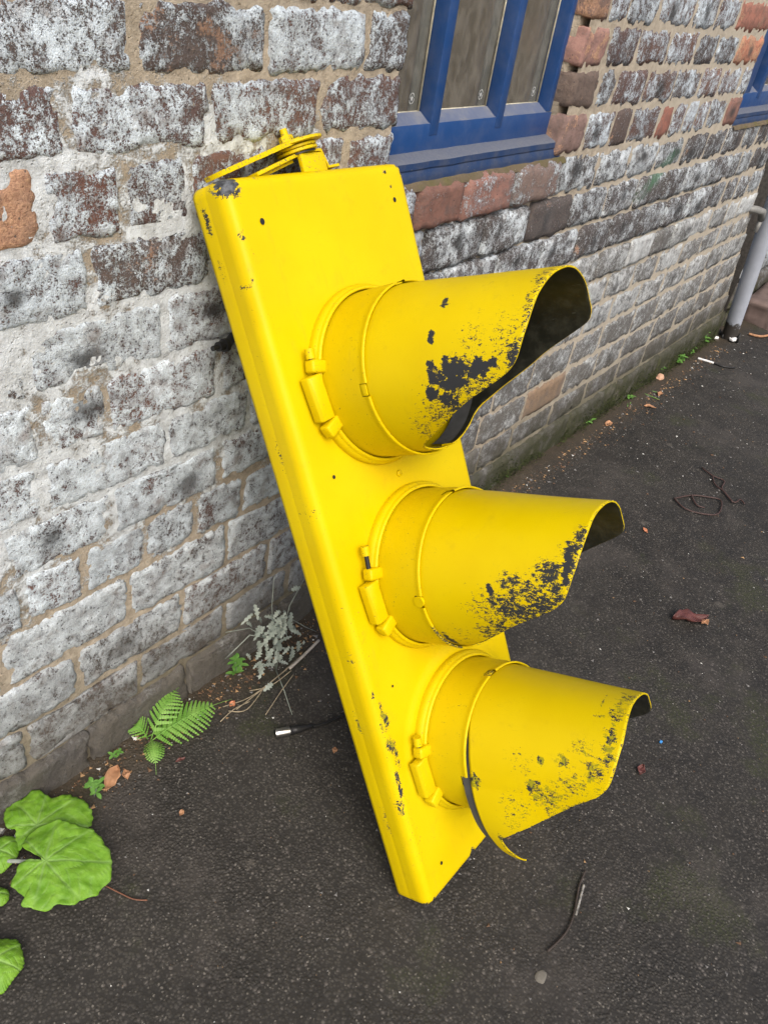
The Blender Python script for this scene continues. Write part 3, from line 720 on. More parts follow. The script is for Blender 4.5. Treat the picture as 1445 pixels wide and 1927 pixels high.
def housing():
    r = .0175
    def axis(Lm, fine, coarse):
        A = []; t = 0.0
        while t < r + .006: A.append(t); t += fine
        B = [Lm - a for a in A][::-1]; n = int((B[0] - A[-1]) / coarse) + 1
        return A + [A[-1] + (B[0] - A[-1]) * i / n for i in range(1, n)] + B
    xs, ys = axis(BW, .004, .0075), axis(BL, .004, .0075); nx, ny = len(xs), len(ys); V = []
    for y in ys:
        for x in xs:
            dx, dy = min(x, BW - x), min(y, BL - y); ax, ay = max(0, r - dx), max(0, r - dy); d = math.hypot(ax, ay); X, Y = x, y
            if d > r:
                k = r / d; X = (r - ax * k) if x < BW / 2 else BW - r + ax * k; Y = (r - ay * k) if y < BL / 2 else BL - r + ay * k; d = r
            z = D - (r - math.sqrt(max(0, r * r - d * d)))
            # very slight pressing and dents of the sheet, raised disc round the lowest lamp
            if d == 0: z += .0010 * noise.noise(Vector((x * 4, y * 4, 2)))
            q = math.hypot(X - .2144, Y - .2655); z += .0045 * max(0, min(1, (.172 - q) / .007))
            V.append((X, Y, z))
    F = [(j * nx + i, j * nx + i + 1, (j + 1) * nx + i + 1, (j + 1) * nx + i) for j in range(ny - 1) for i in range(nx - 1)]
    B = list(range(nx)) + [j * nx + nx - 1 for j in range(1, ny)] + [(ny - 1) * nx + i for i in range(nx - 2, -1, -1)] + [j * nx for j in range(ny - 2, 0, -1)]
    m = len(B); prev = B; zr = [D - r - .008, D - r - .016, D - r - .024, D - r - .0262, D - r - .0275, .018, .008, .002, 0]
    for zi, zv in enumerate(zr):
        s0 = len(V); ins = .0003 if zi == 3 else 0.0; ins = .004 if zi == 8 else ins
        for b in B:
            x, y, _ = V[b]; V.append((x + (ins if x < BW / 2 else -ins), y + (ins if y < BL / 2 else -ins), zv))
        cur = list(range(s0, s0 + m))
        for k in range(m): F.append((prev[(k + 1) % m], prev[k], cur[k], cur[(k + 1) % m]))
        prev = cur
    F.append(tuple(prev[::-1]))
    o = mesh('housing', V, F, M_YELLOW, TS)
    S = [(.013, BL - .010, D - .006, .017, .018, .028, 1.8), (BW - .01, BL - .012, D - .012, .008, .014, .02, 1.3),
         (.028, 1.297, D, .004, .005, .02, .9), (.010, 1.240, D, .003, .006, .02, .8), (.013, 1.232, D, .005, .003, .02, .8),
         (.375, 1.288, D, .0025, .009, .02, .95), (.380, 1.279, D, .0025, .006, .02, .9), (.371, 1.303, D, .004, .004, .02, 1.0),
         (-.0, 1.165, D, .010, .0025, .03, .9), (.008, 1.172, D, .003, .005, .03, .7), (-.008, 1.0, D - .01, .003, .02, .02, .5),
         (-.003, .852, D, .0035, .016, .03, .9), (-.004, .836, D, .003, .010, .03, .9), (.002, .80, D, .003, .03, .03, .5), (.002, .62, D - .005, .002, .018, .02, .6), (.0, .53, D - .005, .002, .02, .02, .5),
         (.013, .458, D, .003, .010, .02, 1.0), (.020, .415, D, .0045, .028, .02, 1.0), (.028, .402, D, .0035, .018, .02, 1.0), (.012, .395, D, .0035, .018, .02, .9),
         (.019, .352, D, .005, .026, .02, 1.0), (.026, .335, D, .004, .030, .02, .95), (.012, .355, D, .003, .014, .02, .7), (.022, .318, D, .003, .012, .02, .9),
         (.014, .285, D, .004, .020, .02, 1.1), (.013, .262, D, .0045, .016, .02, 1.1), (.006, .235, D, .009, .008, .02, .8), (.006, .218, D, .005, .007, .02, .9),
         (.155, .012, D, .009, .009, .02, 1.3), (.018, .004, D - .014, .015, .010, .02, 1.5), (.002, .002, .03, .004, .005, .02, .9),
         (.0, .40, .03, .004, .03, .004, .7), (.0, .34, .026, .004, .03, .004, .7), (.0, 1.27, .02, .004, .03, .008, .75), (.0, 1.20, .022, .004, .03, .006, .6), (.0, .9, .03, .004, .04, .004, .5), (.0, .18, .03, .004, .04, .004, .55),
         (BW - .003, 1.1, D - .01, .004, .05, .02, .4), (.2, BL - .004, D - .012, .06, .004, .01, .42), (.07, BL - .006, D - .01, .012, .004, .008, .55)]
    ww = []; oo = []
    for v in o.data.vertices:
        c_ = v.co; near = c_.x < .035 or c_.x > BW - .055 or c_.y < .03 or c_.y > BL - .03
        x = spots(c_, S) if near else 0.0
        if c_.x < .03: x = max(x, .02 + .22 * max(0, noise.noise(Vector((c_.y * 6, c_.z * 20, 1)))))
        ww.append(x); oo.append(.9 if (c_.y > .3 and c_.y < .43) else 0.0)
    setattr_f(o, 'wear', ww); setattr_f(o, 'olive', oo)
    return o
H = housing()
HC = [(.2128, .976), (.2152, .6176), (.2144, .2655)]
def lathe(cx, cy, prof, n=120, skip=None):
    V, F = [], []; k = len(prof)
    for i in range(n):
        t = 2 * math.pi * i / n
        for (r, h) in prof: V.append((cx - r * math.sin(t), cy + r * math.cos(t), D + h))
    for i in range(n):
        for j in range(k - 1):
            if skip and skip(360 * (i + .5) / n, j): continue
            F.append((i * k + j, ((i + 1) % n) * k + j, ((i + 1) % n) * k + j + 1, i * k + j + 1))
    return V, F
CUT = [(0, .384), (30, .384), (45, .381), (60, .376), (75, .366), (84, .358), (90, .347), (96, .325), (102, .293), (110, .256), (124, .208), (138, .158), (146, .135), (152, .130), (180, .129)]
def cut(a):
    a = abs(a)
    for (p, l0), (q, l1) in zip(CUT, CUT[1:]):
        if a <= q: return l0 + (l1 - l0) * (a - p) / (q - p)
    return .129
CUT3 = [(60, .376), (70, .370), (76, .364), (84, .348), (90, .326), (96, .301), (102, .280), (110, .243), (117, .201), (124, .145), (127, .126), (131, .122), (145, .117), (158, .108), (180, .106)]
def cut3(a):
    for (p, l0), (q, l1) in zip(CUT3, CUT3[1:]):
        if a <= q: return l0 + (l1 - l0) * (a - p) / (q - p)
CUTR = [(0, .379), (20, .375), (45, .366), (60, .358), (72, .354), (80, .345), (88, .312), (94, .284), (100, .258), (107, .236), (122, .178), (134, .138), (142, .130), (180, .129)]
def smooth_cut(a, hi=0):
    if a < 0:
        def g(q):
            q = abs(q)
            for (p, l0), (q1, l1) in zip(CUTR, CUTR[1:]):
                if q <= q1: return l0 + (l1 - l0) * (q - p) / (q1 - p)
            return .129
        v = (g(a) + g(a - 2.5) + g(a + 2.5)) / 3
        return v + (.011, .002, -.006)[hi] * max(0, min(1, (120 + a) / 40))
    if hi == 2 and a > 61: return (cut3(a) * 2 + cut3(a - 1) + cut3(a + 1)) / 4
    return smooth_cut0(a) + ((.379 - .384) + (.011, .002, -.006)[hi]) * max(0, 1 - a / 38)
def smooth_cut0(a): return (cut(a) + cut(a - 2.5) + cut(a + 2.5) + cut(a - 5) * .5 + cut(a + 5) * .5) / 4 if 10 < abs(a) < 165 else cut(a)
def visor_point(hi, a, h, inner=0.0):
    """point on the visor: a = degrees from the top towards the left, h = distance from the face"""
    r = .1372 - .085 * (h - .105) - inner; dr = {0: .02, 1: 0.0, 2: -.03}[hi] * (h - .11)
    hh = h
    if hi == 2 and a > 40:   # this visor has sprung out of its barrel on the lower left
        f = max(0, 1 - (h - .105) / .24); f = f * f * (3 - 2 * f)
        T = [(40, 0, 0), (50, .001, .006), (60, .002, .013), (78, .004, .018), (90, .009, .019), (109, .026, .029), (130, .046, .036), (148, .068, .043), (158, .083, .049), (185, .105, .058)]
        for (p, r0, h0), (q, r1, h1) in zip(T, T[1:]):
            if a <= q:
                k = (a - p) / (q - p); r += (r0 + (r1 - r0) * k) * f; hh += (h0 + (h1 - h0) * k) * f * .8; break
    # light ovality and hand-bent waviness
    r += .0012 * noise.noise(Vector((a * .03, h * 9, hi * 5)))
    t = math.radians(a); cx, cy = HC[hi]
    return Vector((cx - r * math.sin(t), cy + r * math.cos(t) - dr, D + hh))
WEAR = [
    # (a, h, ra, rh, strength) patches in visor coordinates
    [(62, .226, 4, .005, 1.3), (80, .222, 3, .006, 1.2), (88, .228, 6, .011, 1.1), (84, .262, 8, .023, 1.15), (92, .256, 8, .025, 1.2), (86, .298, 7, .020, 1.1), (84, .322, 4, .009, 1.1), (104, .236, 6, .020, .95), (98, .215, 5, .012, 1.2), (108, .245, 8, .018, .8),
     (37, .235, 4, .004, .95), (40, .240, 2, .006, .8), (100, .29, 22, .05, .52), (118, .225, 22, .04, .50), (128, .175, 16, .03, .42), (110, .182, 8, .012, .36), (72, .345, 20, .028, .38), (48, .376, 28, .012, .50), (82, .355, 10, .012, .85), (20, .375, 20, .010, .55), (66, .30, 12, .03, .34)],
    [(78, .236, 3.5, .006, 1.3), (88, .236, 7, .008, .70), (92, .262, 14, .032, .72), (80, .30, 12, .036, .68), (66, .335, 11, .024, .78), (58, .364, 11, .008, 1.1), (70, .362, 8, .008, .9), (80, .345, 12, .018, .66), (90, .32, 9, .022, .78), (98, .285, 12, .03, .74), (112, .235, 12, .025, .66), (48, .366, 8, .016, .85), (36, .375, 10, .010, .7), (74, .27, 8, .02, .62), (95, .225, 16, .04, .42), (118, .205, 10, .02, .62), (128, .155, 18, .035, .30), (132, .115, 10, .006, 1.1)],
    [(63, .247, 3, .006, 1.3), (61, .288, 5, .010, .9), (83, .226, 5, .010, 1.0), (88, .24, 12, .020, .60), (92, .262, 14, .028, .58), (78, .305, 12, .030, .50), (64, .345, 13, .020, .60), (50, .364, 11, .010, .72), (38, .362, 10, .012, .75), (14, .358, 14, .014, .62), (-8, .358, 12, .016, .55), (20, .333, 1.6, .012, .75), (8, .326, 8, .0016, .7), (-2, .323, 6, .002, .7),
     (100, .19, 12, .03, .40), (110, .17, 14, .02, .36), (132, .128, 8, .008, .9), (86, .112, 5, .010, .95), (68, .21, 10, .03, .30), (158, .125, 10, .008, .7), (48, .32, 8, .02, .42)]]
OLIVE = [0.0, 0.0, 1.0]
def visor(hi):
    N = 232; K = 56; A0, A1 = -176.0, (176.0 if hi < 2 else 158.5)
    V = []; F = []; M = []; ww = []; oo = []
    def shell(inn):
        s = len(V)
        for i in range(N + 1):
            a = A0 + (A1 - A0) * i / N; Lc = smooth_cut(a, hi)
            for j in range(K + 1):
                h = .104 + (Lc - .104) * (j / K); V.append(visor_point(hi, a, h, inn))
                w_ = 0.0
                if not inn:
                    for (sa, sh, ra, rh, st) in WEAR[hi]:
                        d = math.sqrt(((a - sa) / ra) ** 2 + ((h - sh) / rh) ** 2)
                        if d < 3.0:
                            d += .75 * noise.noise(Vector((a * .28, h * 115, hi * 3))) + .35 * noise.noise(Vector((a * .8, h * 330, hi * 3))) + .22
                            if d < 1.7: w_ = max(w_, st * min(1.0, 1.7 - d))
                    e = Lc - h
                    if e < .004: w_ = max(w_, .48)
                ww.append(w_); oo.append(OLIVE[hi])
        return s
    s0 = shell(0.0); s1 = shell(.0028); q = K + 1
    for i in range(N):
        for j in range(K):
            F.append((s0 + i * q + j, s0 + (i + 1) * q + j, s0 + (i + 1) * q + j + 1, s0 + i * q + j + 1)); M.append(0)
            F.append((s1 + i * q + j, s1 + i * q + j + 1, s1 + (i + 1) * q + j + 1, s1 + (i + 1) * q + j)); M.append(1)
        F.append((s0 + i * q + K, s0 + (i + 1) * q + K, s1 + (i + 1) * q + K, s1 + i * q + K)); M.append(0)
        F.append((s0 + i * q, s1 + i * q, s1 + (i + 1) * q, s0 + (i + 1) * q)); M.append(1)
    for i in (0, N):
        for j in range(K): F.append((s0 + i * q + j, s0 + i * q + j + 1, s1 + i * q + j + 1, s1 + i * q + j)); M.append(0)
    o = mesh('visor', V, F, parent=TS, mats=[M_YELLOW, M_LINING], fmat=M)
    setattr_f(o, 'wear', ww); setattr_f(o, 'olive', oo)
    o['label'] = ['top visor with a large patch of paint scraped to grey', 'middle visor with fine flaking along its left edge', 'bottom visor sprung loose at its lower left'][hi]
    # dark inner collar of the visor, showing where it has come away from the barrel
    V, F = [], []
    for i in range(N + 1):
        a = A0 + (A1 - A0) * i / N
        for (h, inn) in ((.118, .003), (.104, .0035), (.092, .0040), (.084, .0045)):
            p = visor_point(hi, a, max(.105, h), inn)
            if h < .105: p.z -= (.105 - h)
            V.append(p)
    F = [(i * 4 + j, i * 4 + j + 1, (i + 1) * 4 + j + 1, (i + 1) * 4 + j) for i in range(N) for j in range(3)]
    c_ = mesh('collar', V, F, M_DARK, o)
    return o
def wear_const(o, v=0.0):
    n = len(o.data.vertices); setattr_f(o, 'wear', [v] * n); setattr_f(o, 'olive', [0.0] * n)
def clamp(hi):
    cx, cy = HC[hi]; hb = .0045 if hi == 2 else 0
    rotz = lambda d: Matrix.Rotation(math.radians(d), 3, 'Z')
    m = MB(); m.box(-.0150, .0150, -.037, .037, -.0095, .0095, bev=.0035, seg=3); R = rotz(4)
    for v in m.V:
        v.z += .0016 * math.sin(v.y * 95 + hi) - (.003 if v.x < -.012 else 0) * abs(v.y) / .038; v.x += .0014 * math.sin(v.y * 120 + 1.0 + hi)
    m.V = [R @ v + Vector((cx - .157, cy, D + .0175 + hb)) for v in m.V]
    o = m.build('hinge_sleeve', M_YELLOW, TS); edge_split_smooth(o, 60); wear_const(o, .08)
    def lug(ax, ay, deg, w_, l_):
        m = MB(); m.box(-w_ / 2, w_ / 2, -l_ / 2, l_ / 2, -.0105, .0105, bev=.0045, seg=3); Rm = rotz(deg)
        m.V = [Rm @ v + Vector((cx + ax, cy + ay, D + .018 + hb)) for v in m.V]
        o = m.build('hinge_lug', M_YELLOW, TS); wear_const(o, .1); edge_split_smooth(o, 60)
    lug(-.145, .048, -14, .032, .021); lug(-.146, -.050, 24, .034, .023)
    m = MB(); e = {0: .004, 1: .026, 2: .006}[hi]
    b0 = Vector((cx - .153, cy + .052, D + .0185 + hb)); dr = Vector((.10, 1, 0)).normalized()
    m.tube([b0, b0 + dr * (.006 + e)], .0042, 10, 1); m.tube([b0 + dr * (.006 + e), b0 + dr * (.006 + e + .016)], .0078, 12, 0)
    o = m.build('clamp_bolt', [M_YELLOW, M_BLACK], TS); wear_const(o, .2); edge_split_smooth(o)
M_STEEL2 = plain('tarnished_bolt', (.42, .40, .30), .45, .3, 300)
for hi, (cx, cy) in enumerate(HC):
    hb = .0045 if hi == 2 else 0.0
    V, F = lathe(cx, cy, [(.1535, -.001), (.1538, .004 + hb), (.1545, .008 + hb), (.1525, .013 + hb), (.1505, .0155 + hb), (.1495, .017 + hb), (.1495, .0195 + hb), (.1475, .0225 + hb), (.1450, .0230 + hb), (.1436, .0215 + hb), (.1434, .012)])
    o = mesh('clamp_ring', V, F, M_YELLOW, TS); wear_const(o, .12)
    def skip(a, j, hi=hi):
        a = ((a + 180) % 360) - 180
        return j >= 6 and (abs(a - 90) < 4.2 or abs(a - 2) < 4.2)
    prof = [(.1412, .010), (.1414, .030), (.1416, .045), (.1414, .060), (.1416, .075), (.1414, .086), (.1414, .094), (.1416, .1015), (.1424, .1045), (.1430, .1075), (.1422, .1105), (.1396, .1108), (.1394, .094), (.1392, .05)]
    prof = [(.1412, .010), (.1414, .030), (.1417, .045), (.1414, .060), (.1416, .075), (.1414, .090), (.1414, .0955), (.1416, .1020), (.1424, .1045), (.1430, .1075), (.1422, .1105), (.1396, .1108), (.1394, .094), (.1392, .05)]
    V, F = lathe(cx, cy, prof, 172, skip); o = mesh('barrel', V, F, M_YELLOW, TS)
    ww = []
    for v in o.data.vertices:
        a = math.degrees(math.atan2(-(v.co.x - cx), v.co.y - cy)); ww.append(.6 if (hi == 1 and 110 < a < 150 and v.co.z - D > .105) else .1)
    setattr_f(o, 'wear', ww); setattr_f(o, 'olive', [0.0] * len(ww))
    visor(hi)
    clamp(hi)
    # recessed tab seen in each slot
    for a in (90, 2):
        t = math.radians(a); m = MB(); Rm = Matrix.Rotation(t, 3, 'Z')
        if hi == 1 and a == 90:
            m.tube([Vector((0, .1385, .102)), Vector((0, .1432, .102))], .0098, 20, 0)
        else: m.box(-.0095, .0095, .1375, .1400, .094, .106, bev=.001)
        m.V = [Rm @ Vector((v.x, v.y, 0)) + Vector((cx, cy, D + v.z)) for v in m.V]
        o = m.build('locking_tab', M_YELLOW, TS); wear_const(o, .1 if hi < 2 else .5); edge_split_smooth(o)
    V, F = lathe(cx, cy, [(.139, .02), (.139, .03), (.12, .045), (.08, .058), (.04, .064), (.002, .066)], 64)
    mesh('lens', V, F, M_GLASSBLACK, TS)
for (x, y, r) in ((.055, 1.251, .0045), (.380, 1.255, .0040), (.058, .844, .0032), (.062, .061, .0032), (.371, 1.302, .0022), (.061, .449, .0024)):
    V, F = [], []
    n = 14
    for k in range(n): t = 2 * math.pi * k / n; V.append((x + r * math.cos(t), y + r * 1.1 * math.sin(t), D + .0016))
    mesh('screw_hole', V, [tuple(range(n))], M_BLACK, TS, False)
m = MB(); m.tube([Vector((.216, .796, D)), Vector((.216, .796, D + .003))], [.0062, .005], 16); m.tube([Vector((.216, .796, D + .003)), Vector((.216, .796, D + .0042))], .0026, 10)
o = m.build('rivet', M_YELLOW, TS); wear_const(o, .15)
# mounting bracket on the top end
def bracket():
    zc = D - .04; up = Vector((0, 1, 0))
    def tilt(dx, dy): return Vector((dx, dy, 0))
    # long flat arm rising to the right, pivoted at the disc
    m = MB(); a0, a1 = Vector((.018, BL + .008, zc)), Vector((.196, BL + .049, zc)); d = (a1 - a0); ang = math.atan2(d.y, d.x); R = Matrix.Rotation(ang, 3, 'Z')
    n = 40; V, F = [], []
    for i in range(n + 1):
        t = i / n; c_ = a0 + d * t; hw = .021 + .006 * t
        for (s, u) in ((-1, .0035), (1, .0035), (1, -.0035), (-1, -.0035)):
            k = 1.0 if i else .7
            V.append(c_ + R @ Vector((0, u + .0006 * noise.noise(Vector((i * 2.1, s, u * 900))), 0)) + Vector((0, 0, s * hw * k)))
    F = [(i * 4 + j, i * 4 + (j + 1) % 4, (i + 1) * 4 + (j + 1) % 4, (i + 1) * 4 + j) for i in range(n) for j in range(4)] + [(3, 2, 1, 0), (n * 4, n * 4 + 1, n * 4 + 2, n * 4 + 3)]
    m.add(V, F); o = m.build('bracket_arm', M_YELLOW, TS); wear_const(o, .28); edge_split_smooth(o)
    c1 = Vector((.209, BL + .0445, zc)); ax = Vector((-.10, 1, 0)).normalized()
    def disc(h0, h1, r, name, mat=M_YELLOW, w_=.28):
        m = MB(); m.tube([c1 + ax * h0, c1 + ax * (h0 + (h1 - h0) * .15), c1 + ax * (h0 + (h1 - h0) * .85), c1 + ax * h1], [r * .96, r, r, r * .94], 40); o = m.build(name, mat, TS); wear_const(o, w_); edge_split_smooth(o, 50)
    disc(.001, .0065, .046, 'pivot_plate'); disc(-.0055, -.0005, .034, 'pivot_washer'); disc(-.0115, -.0062, .0345, 'pivot_washer'); disc(-.015, -.0122, .030, 'pivot_washer', M_BLACK)
    m = MB(); b = c1 + Vector((-.016, 0, 0)); m.tube([b + ax * .004, b + ax * .016], .012, 6); m.tube([b + ax * .016, b + ax * .027], .0062, 12); o = m.build('pivot_bolt', M_YELLOW, TS); wear_const(o, .3); edge_split_smooth(o)
    # second lower arm and Z-shaped foot
    m = MB(); a0, a1 = Vector((.095, BL + .004, zc)), Vector((.200, BL + .030, zc)); d = a1 - a0; ang = math.atan2(d.y, d.x); R = Matrix.Rotation(ang, 3, 'Z')
    m.box(-d.length / 2, d.length / 2, -.003, .003, -.017, .017, bev=.0015); m.V = [R @ v + (a0 + a1) / 2 for v in m.V]
    m2 = MB(); m2.box(-d.length / 2 + .02, d.length / 2 - .01, -.0022, .0022, -.003, .003); m.add([R @ (v + Vector((0, -.006, .0))) + (a0 + a1) / 2 for v in m2.V], m2.F)
    o = m.build('bracket_arm', M_YELLOW, TS); wear_const(o, .3); edge_split_smooth(o)
    m = MB(); z0, z1 = zc - .022, zc + .022
    P = [(.190, BL + .030), (.243, BL + .031), (.252, BL + .004), (.279, BL + .0055)]; th = .0035
    V, F = [], []
    O = []
    for i, (x, y) in enumerate(P):
        a = Vector(P[max(0, i - 1)]); b = Vector(P[min(3, i + 1)]); n_ = (b - a).normalized(); nn = Vector((-n_.y, n_.x)); O.append(((x + nn.x * th, y + nn.y * th), (x - nn.x * th * .2, y - nn.y * th * .2)))
    for (p, q_) in O:
        V += [(p[0], p[1], z0), (p[0], p[1], z1), (q_[0], q_[1], z1), (q_[0], q_[1], z0)]
    F = [(i * 4 + j, i * 4 + (j + 1) % 4, (i + 1) * 4 + (j + 1) % 4, (i + 1) * 4 + j) for i in range(3) for j in range(4)] + [(3, 2, 1, 0), (12, 13, 14, 15)]
    m.add(V, F); m.box(.192, .248, BL - .002, BL + .0285, zc + .014, zc + .022, bev=.001)
    o = m.build('bracket_foot', M_YELLOW, TS); wear_const(o, .22); bm = bmesh.new(); bm.from_mesh(o.data); bmesh.ops.recalc_face_normals(bm, faces=bm.faces); bm.to_mesh(o.data); bm.free(); edge_split_smooth(o)
bracket()

# ------------------------------------------------------------------ cable, fitting
def build_cable():
    p = [at_g(518, 1380, .012), at_g(545, 1375, .012), at_g(575, 1369, .011), at_g(610, 1362, .008), at_g(648, 1345, .008), at_g(690, 1330, .007), at_g(740, 1340, .007), at_g(800, 1300, .007)]
    r = empty('cable', 'black audio cable with silver plug lying behind the yellow head', 'cable', (p[0].x, p[0].y, 0)); ri_ = inv_of(r)
    d = (p[1] - p[0]).normalized()
    m = MB(); m.tube([p[0], p[0] + d * .002, p[1], p[1] + d * .001], [.0095, .0102, .0102, .009], 20); m.tube([p[0] - d * .0005, p[0] + d * .001], .0078, 14, 1)
    o = m.build('plug', [M_STEEL, M_BLACK], r); o.matrix_parent_inverse = ri_; edge_split_smooth(o)
    m = MB(); m.tube([p[1], p[1] + (p[2] - p[1]) * .5, p[2], p[3] * .4 + p[2] * .6], [.0098, .0095, .0065, .0045], 14); o = m.build('boot', M_BLACK, r); o.matrix_parent_inverse = ri_
    P = []
    for i in range(2, len(p) - 1):
        for k in range(6):
            t = k / 6; a, b, c_, e = p[i - 1], p[i], p[i + 1], p[min(i + 2, len(p) - 1)]
            P.append(.5 * ((2 * b) + (-a + c_) * t + (2 * a - 5 * b + 4 * c_ - e) * t * t + (-a + 3 * b - 3 * c_ + e) * t ** 3))
    m = MB(); m.tube(P, .0036, 8); o = m.build('cord', M_BLACK, r); o.matrix_parent_inverse = ri_
build_cable()
c = at_y(424, 650, -.03)
m = MB(); m.tube([c + Vector((-.032, -.004, .004)), c + Vector((-.018, -.002, .003))], .0045, 10); m.tube([c + Vector((-.018, -.002, .003)), c + Vector((-.004, 0, .001))], .0085, 10); m.tube([c + Vector((-.004, 0, .001)), c + Vector((.004, 0, 0))], .012, 10); m.tube([c + Vector((.004, 0, 0)), c + Vector((.05, .03, -.004))], .008, 10)
o = m.build('hose_connector', M_BLACK); tag(o, 'small black hose connector sticking out from the wall beside the yellow head', 'connector'); edge_split_smooth(o)

# ------------------------------------------------------------------ plants
def smooth_closed(P, n):
    m = len(P); out = []
    for i in range(n):
        t = i * m / n; k = int(t); t -= k; a, b, c_, d = P[(k - 1) % m], P[k], P[(k + 1) % m], P[(k + 2) % m]
        out.append(.5 * ((2 * b) + (-a + c_) * t + (2 * a - 5 * b + 4 * c_ - d) * t * t + (-a + 3 * b - 3 * c_ + d) * t ** 3))
    return out
def crop(P): return [(x * .4706, y * .4706 + 1100) for x, y in P]
def big_leaf(parent, outline, centre, h, tilt=0.0, seed=0, droop=.02, mat=None, nv=8, cup=0.0, lbl=None):
    C0 = at_g(*centre, h); P = [at_g(px, py, h) for px, py in outline]; n, K = 150, 22
    O = smooth_closed(P, n); R = max((q - C0).length for q in O); V = [C0]; vein = [1.0]
    for j in range(1, K + 1):
        t = j / K
        for i, q in enumerate(O):
            d = q - C0; rr = d.length; ang = math.atan2(d.y, d.x)
            edge = 1 + (.010 * math.sin(i * 1.3) + .012 * noise.noise(Vector((i * .9, seed, 3))) + .03 * noise.noise(Vector((i * .23, seed, 0)))) * t ** 4
            p = C0 + d * t * edge
            v_ang = (ang + math.pi) / (2 * math.pi) * nv; fr = v_ang - round(v_ang); dist = abs(fr) / nv * 2 * math.pi * rr * t
            v = math.exp(-(dist / (.0016 + .001 * (1 - t))) ** 2)
            # branching side veins
            bt = (rr * t / R) * 5 + abs(fr) * 2.6; fb = abs(bt - round(bt)); v = max(v, .55 * math.exp(-(fb * .012 / .0011) ** 2) * (abs(fr) > .03))
            z = cup * t * t * R - droop * t ** 3 * (rr / R) + .010 * t * math.cos(2 * math.pi * fr * 1.0) * -.05 + .012 * t * fbm(p.x * 14 + seed, p.y * 14, 0, 2) + .0045 * fbm(p.x * 60, p.y * 60, seed, 2)
            z += tilt * (d.x * t)
            V.append(Vector((p.x, p.y, p.z + z))); vein.append(v)
    F = [(0, 1 + i, 1 + (i + 1) % n) for i in range(n)]
    for j in range(K - 1):
        for i in range(n): F.append((1 + j * n + i, 1 + (j + 1) * n + i, 1 + (j + 1) * n + (i + 1) % n, 1 + j * n + (i + 1) % n))
    o = mesh('leaf', V, F, mat or M_BIGLEAF, parent); o.matrix_parent_inverse = inv_of(parent)
    setattr_f(o, 'vein', vein)
    md = o.modifiers.new('thickness', 'SOLIDIFY'); md.thickness = .0007
    return C0
root = at_g(20, 1620)
PL = empty('butterbur', 'broad round bright green leaves growing at the foot of the wall', 'plant', (root.x - .05, root.y + .04, 0))
L2 = crop([(150, 808), (205, 842), (262, 832), (300, 838), (345, 862), (368, 900), (362, 950), (320, 975), (250, 985), (170, 1010), (100, 1030), (75, 1055), (62, 1005), (62, 975), (25, 960), (14, 910), (32, 878), (92, 840)])
L1 = crop([(105, 1000), (145, 962), (228, 932), (262, 936), (300, 952), (335, 958), (368, 967), (402, 1000), (432, 1050), (446, 1100), (441, 1165), (408, 1200), (380, 1230), (330, 1250), (288, 1276), (240, 1275), (180, 1294), (122, 1286), (84, 1274), (98, 1246), (62, 1215), (42, 1190), (64, 1150), (74, 1116), (118, 1100), (168, 1106), (150, 1084), (116, 1062), (90, 1040), (96, 1015)])
L3 = crop([(-60, 1000), (0, 990), (50, 990), (76, 1020), (66, 1068), (30, 1112), (-10, 1132), (-70, 1110)])
L4 = crop([(-90, 1440), (-20, 1400), (40, 1398), (68, 1404), (92, 1482), (72, 1530), (32, 1582), (0, 1615), (-70, 1600)])
L5 = crop([(-50, 1200), (-5, 1193), (30, 1212), (31, 1250), (0, 1273), (-40, 1265)])
cs = []
cs.append(big_leaf(PL, L2, crop([(150, 960)])[0], .055, seed=2, droop=.012))
cs.append(big_leaf(PL, L1, crop([(182, 1104)])[0], .085, seed=5, droop=.012))
cs.append(big_leaf(PL, L3, crop([(-5, 1060)])[0], .06, seed=9, nv=6))
cs.append(big_leaf(PL, L4, crop([(-20, 1500)])[0], .05, seed=12, nv=6))
cs.append(big_leaf(PL, L5, crop([(-10, 1235)])[0], .035, seed=14, nv=5))
rt = Vector((root.x - .05, root.y + .04, -.005))
for c_ in cs:
    m = MB(); mid = (rt + c_) / 2 + Vector((0, 0, .0)); m.tube([rt, rt * .6 + c_ * .4 + Vector((0, 0, .012)), c_ - Vector((0, 0, .004))], [.0045, .0038, .003], 8)
    o = m.build('leaf_stalk', M_STALKG, PL); o.matrix_parent_inverse = inv_of(PL)

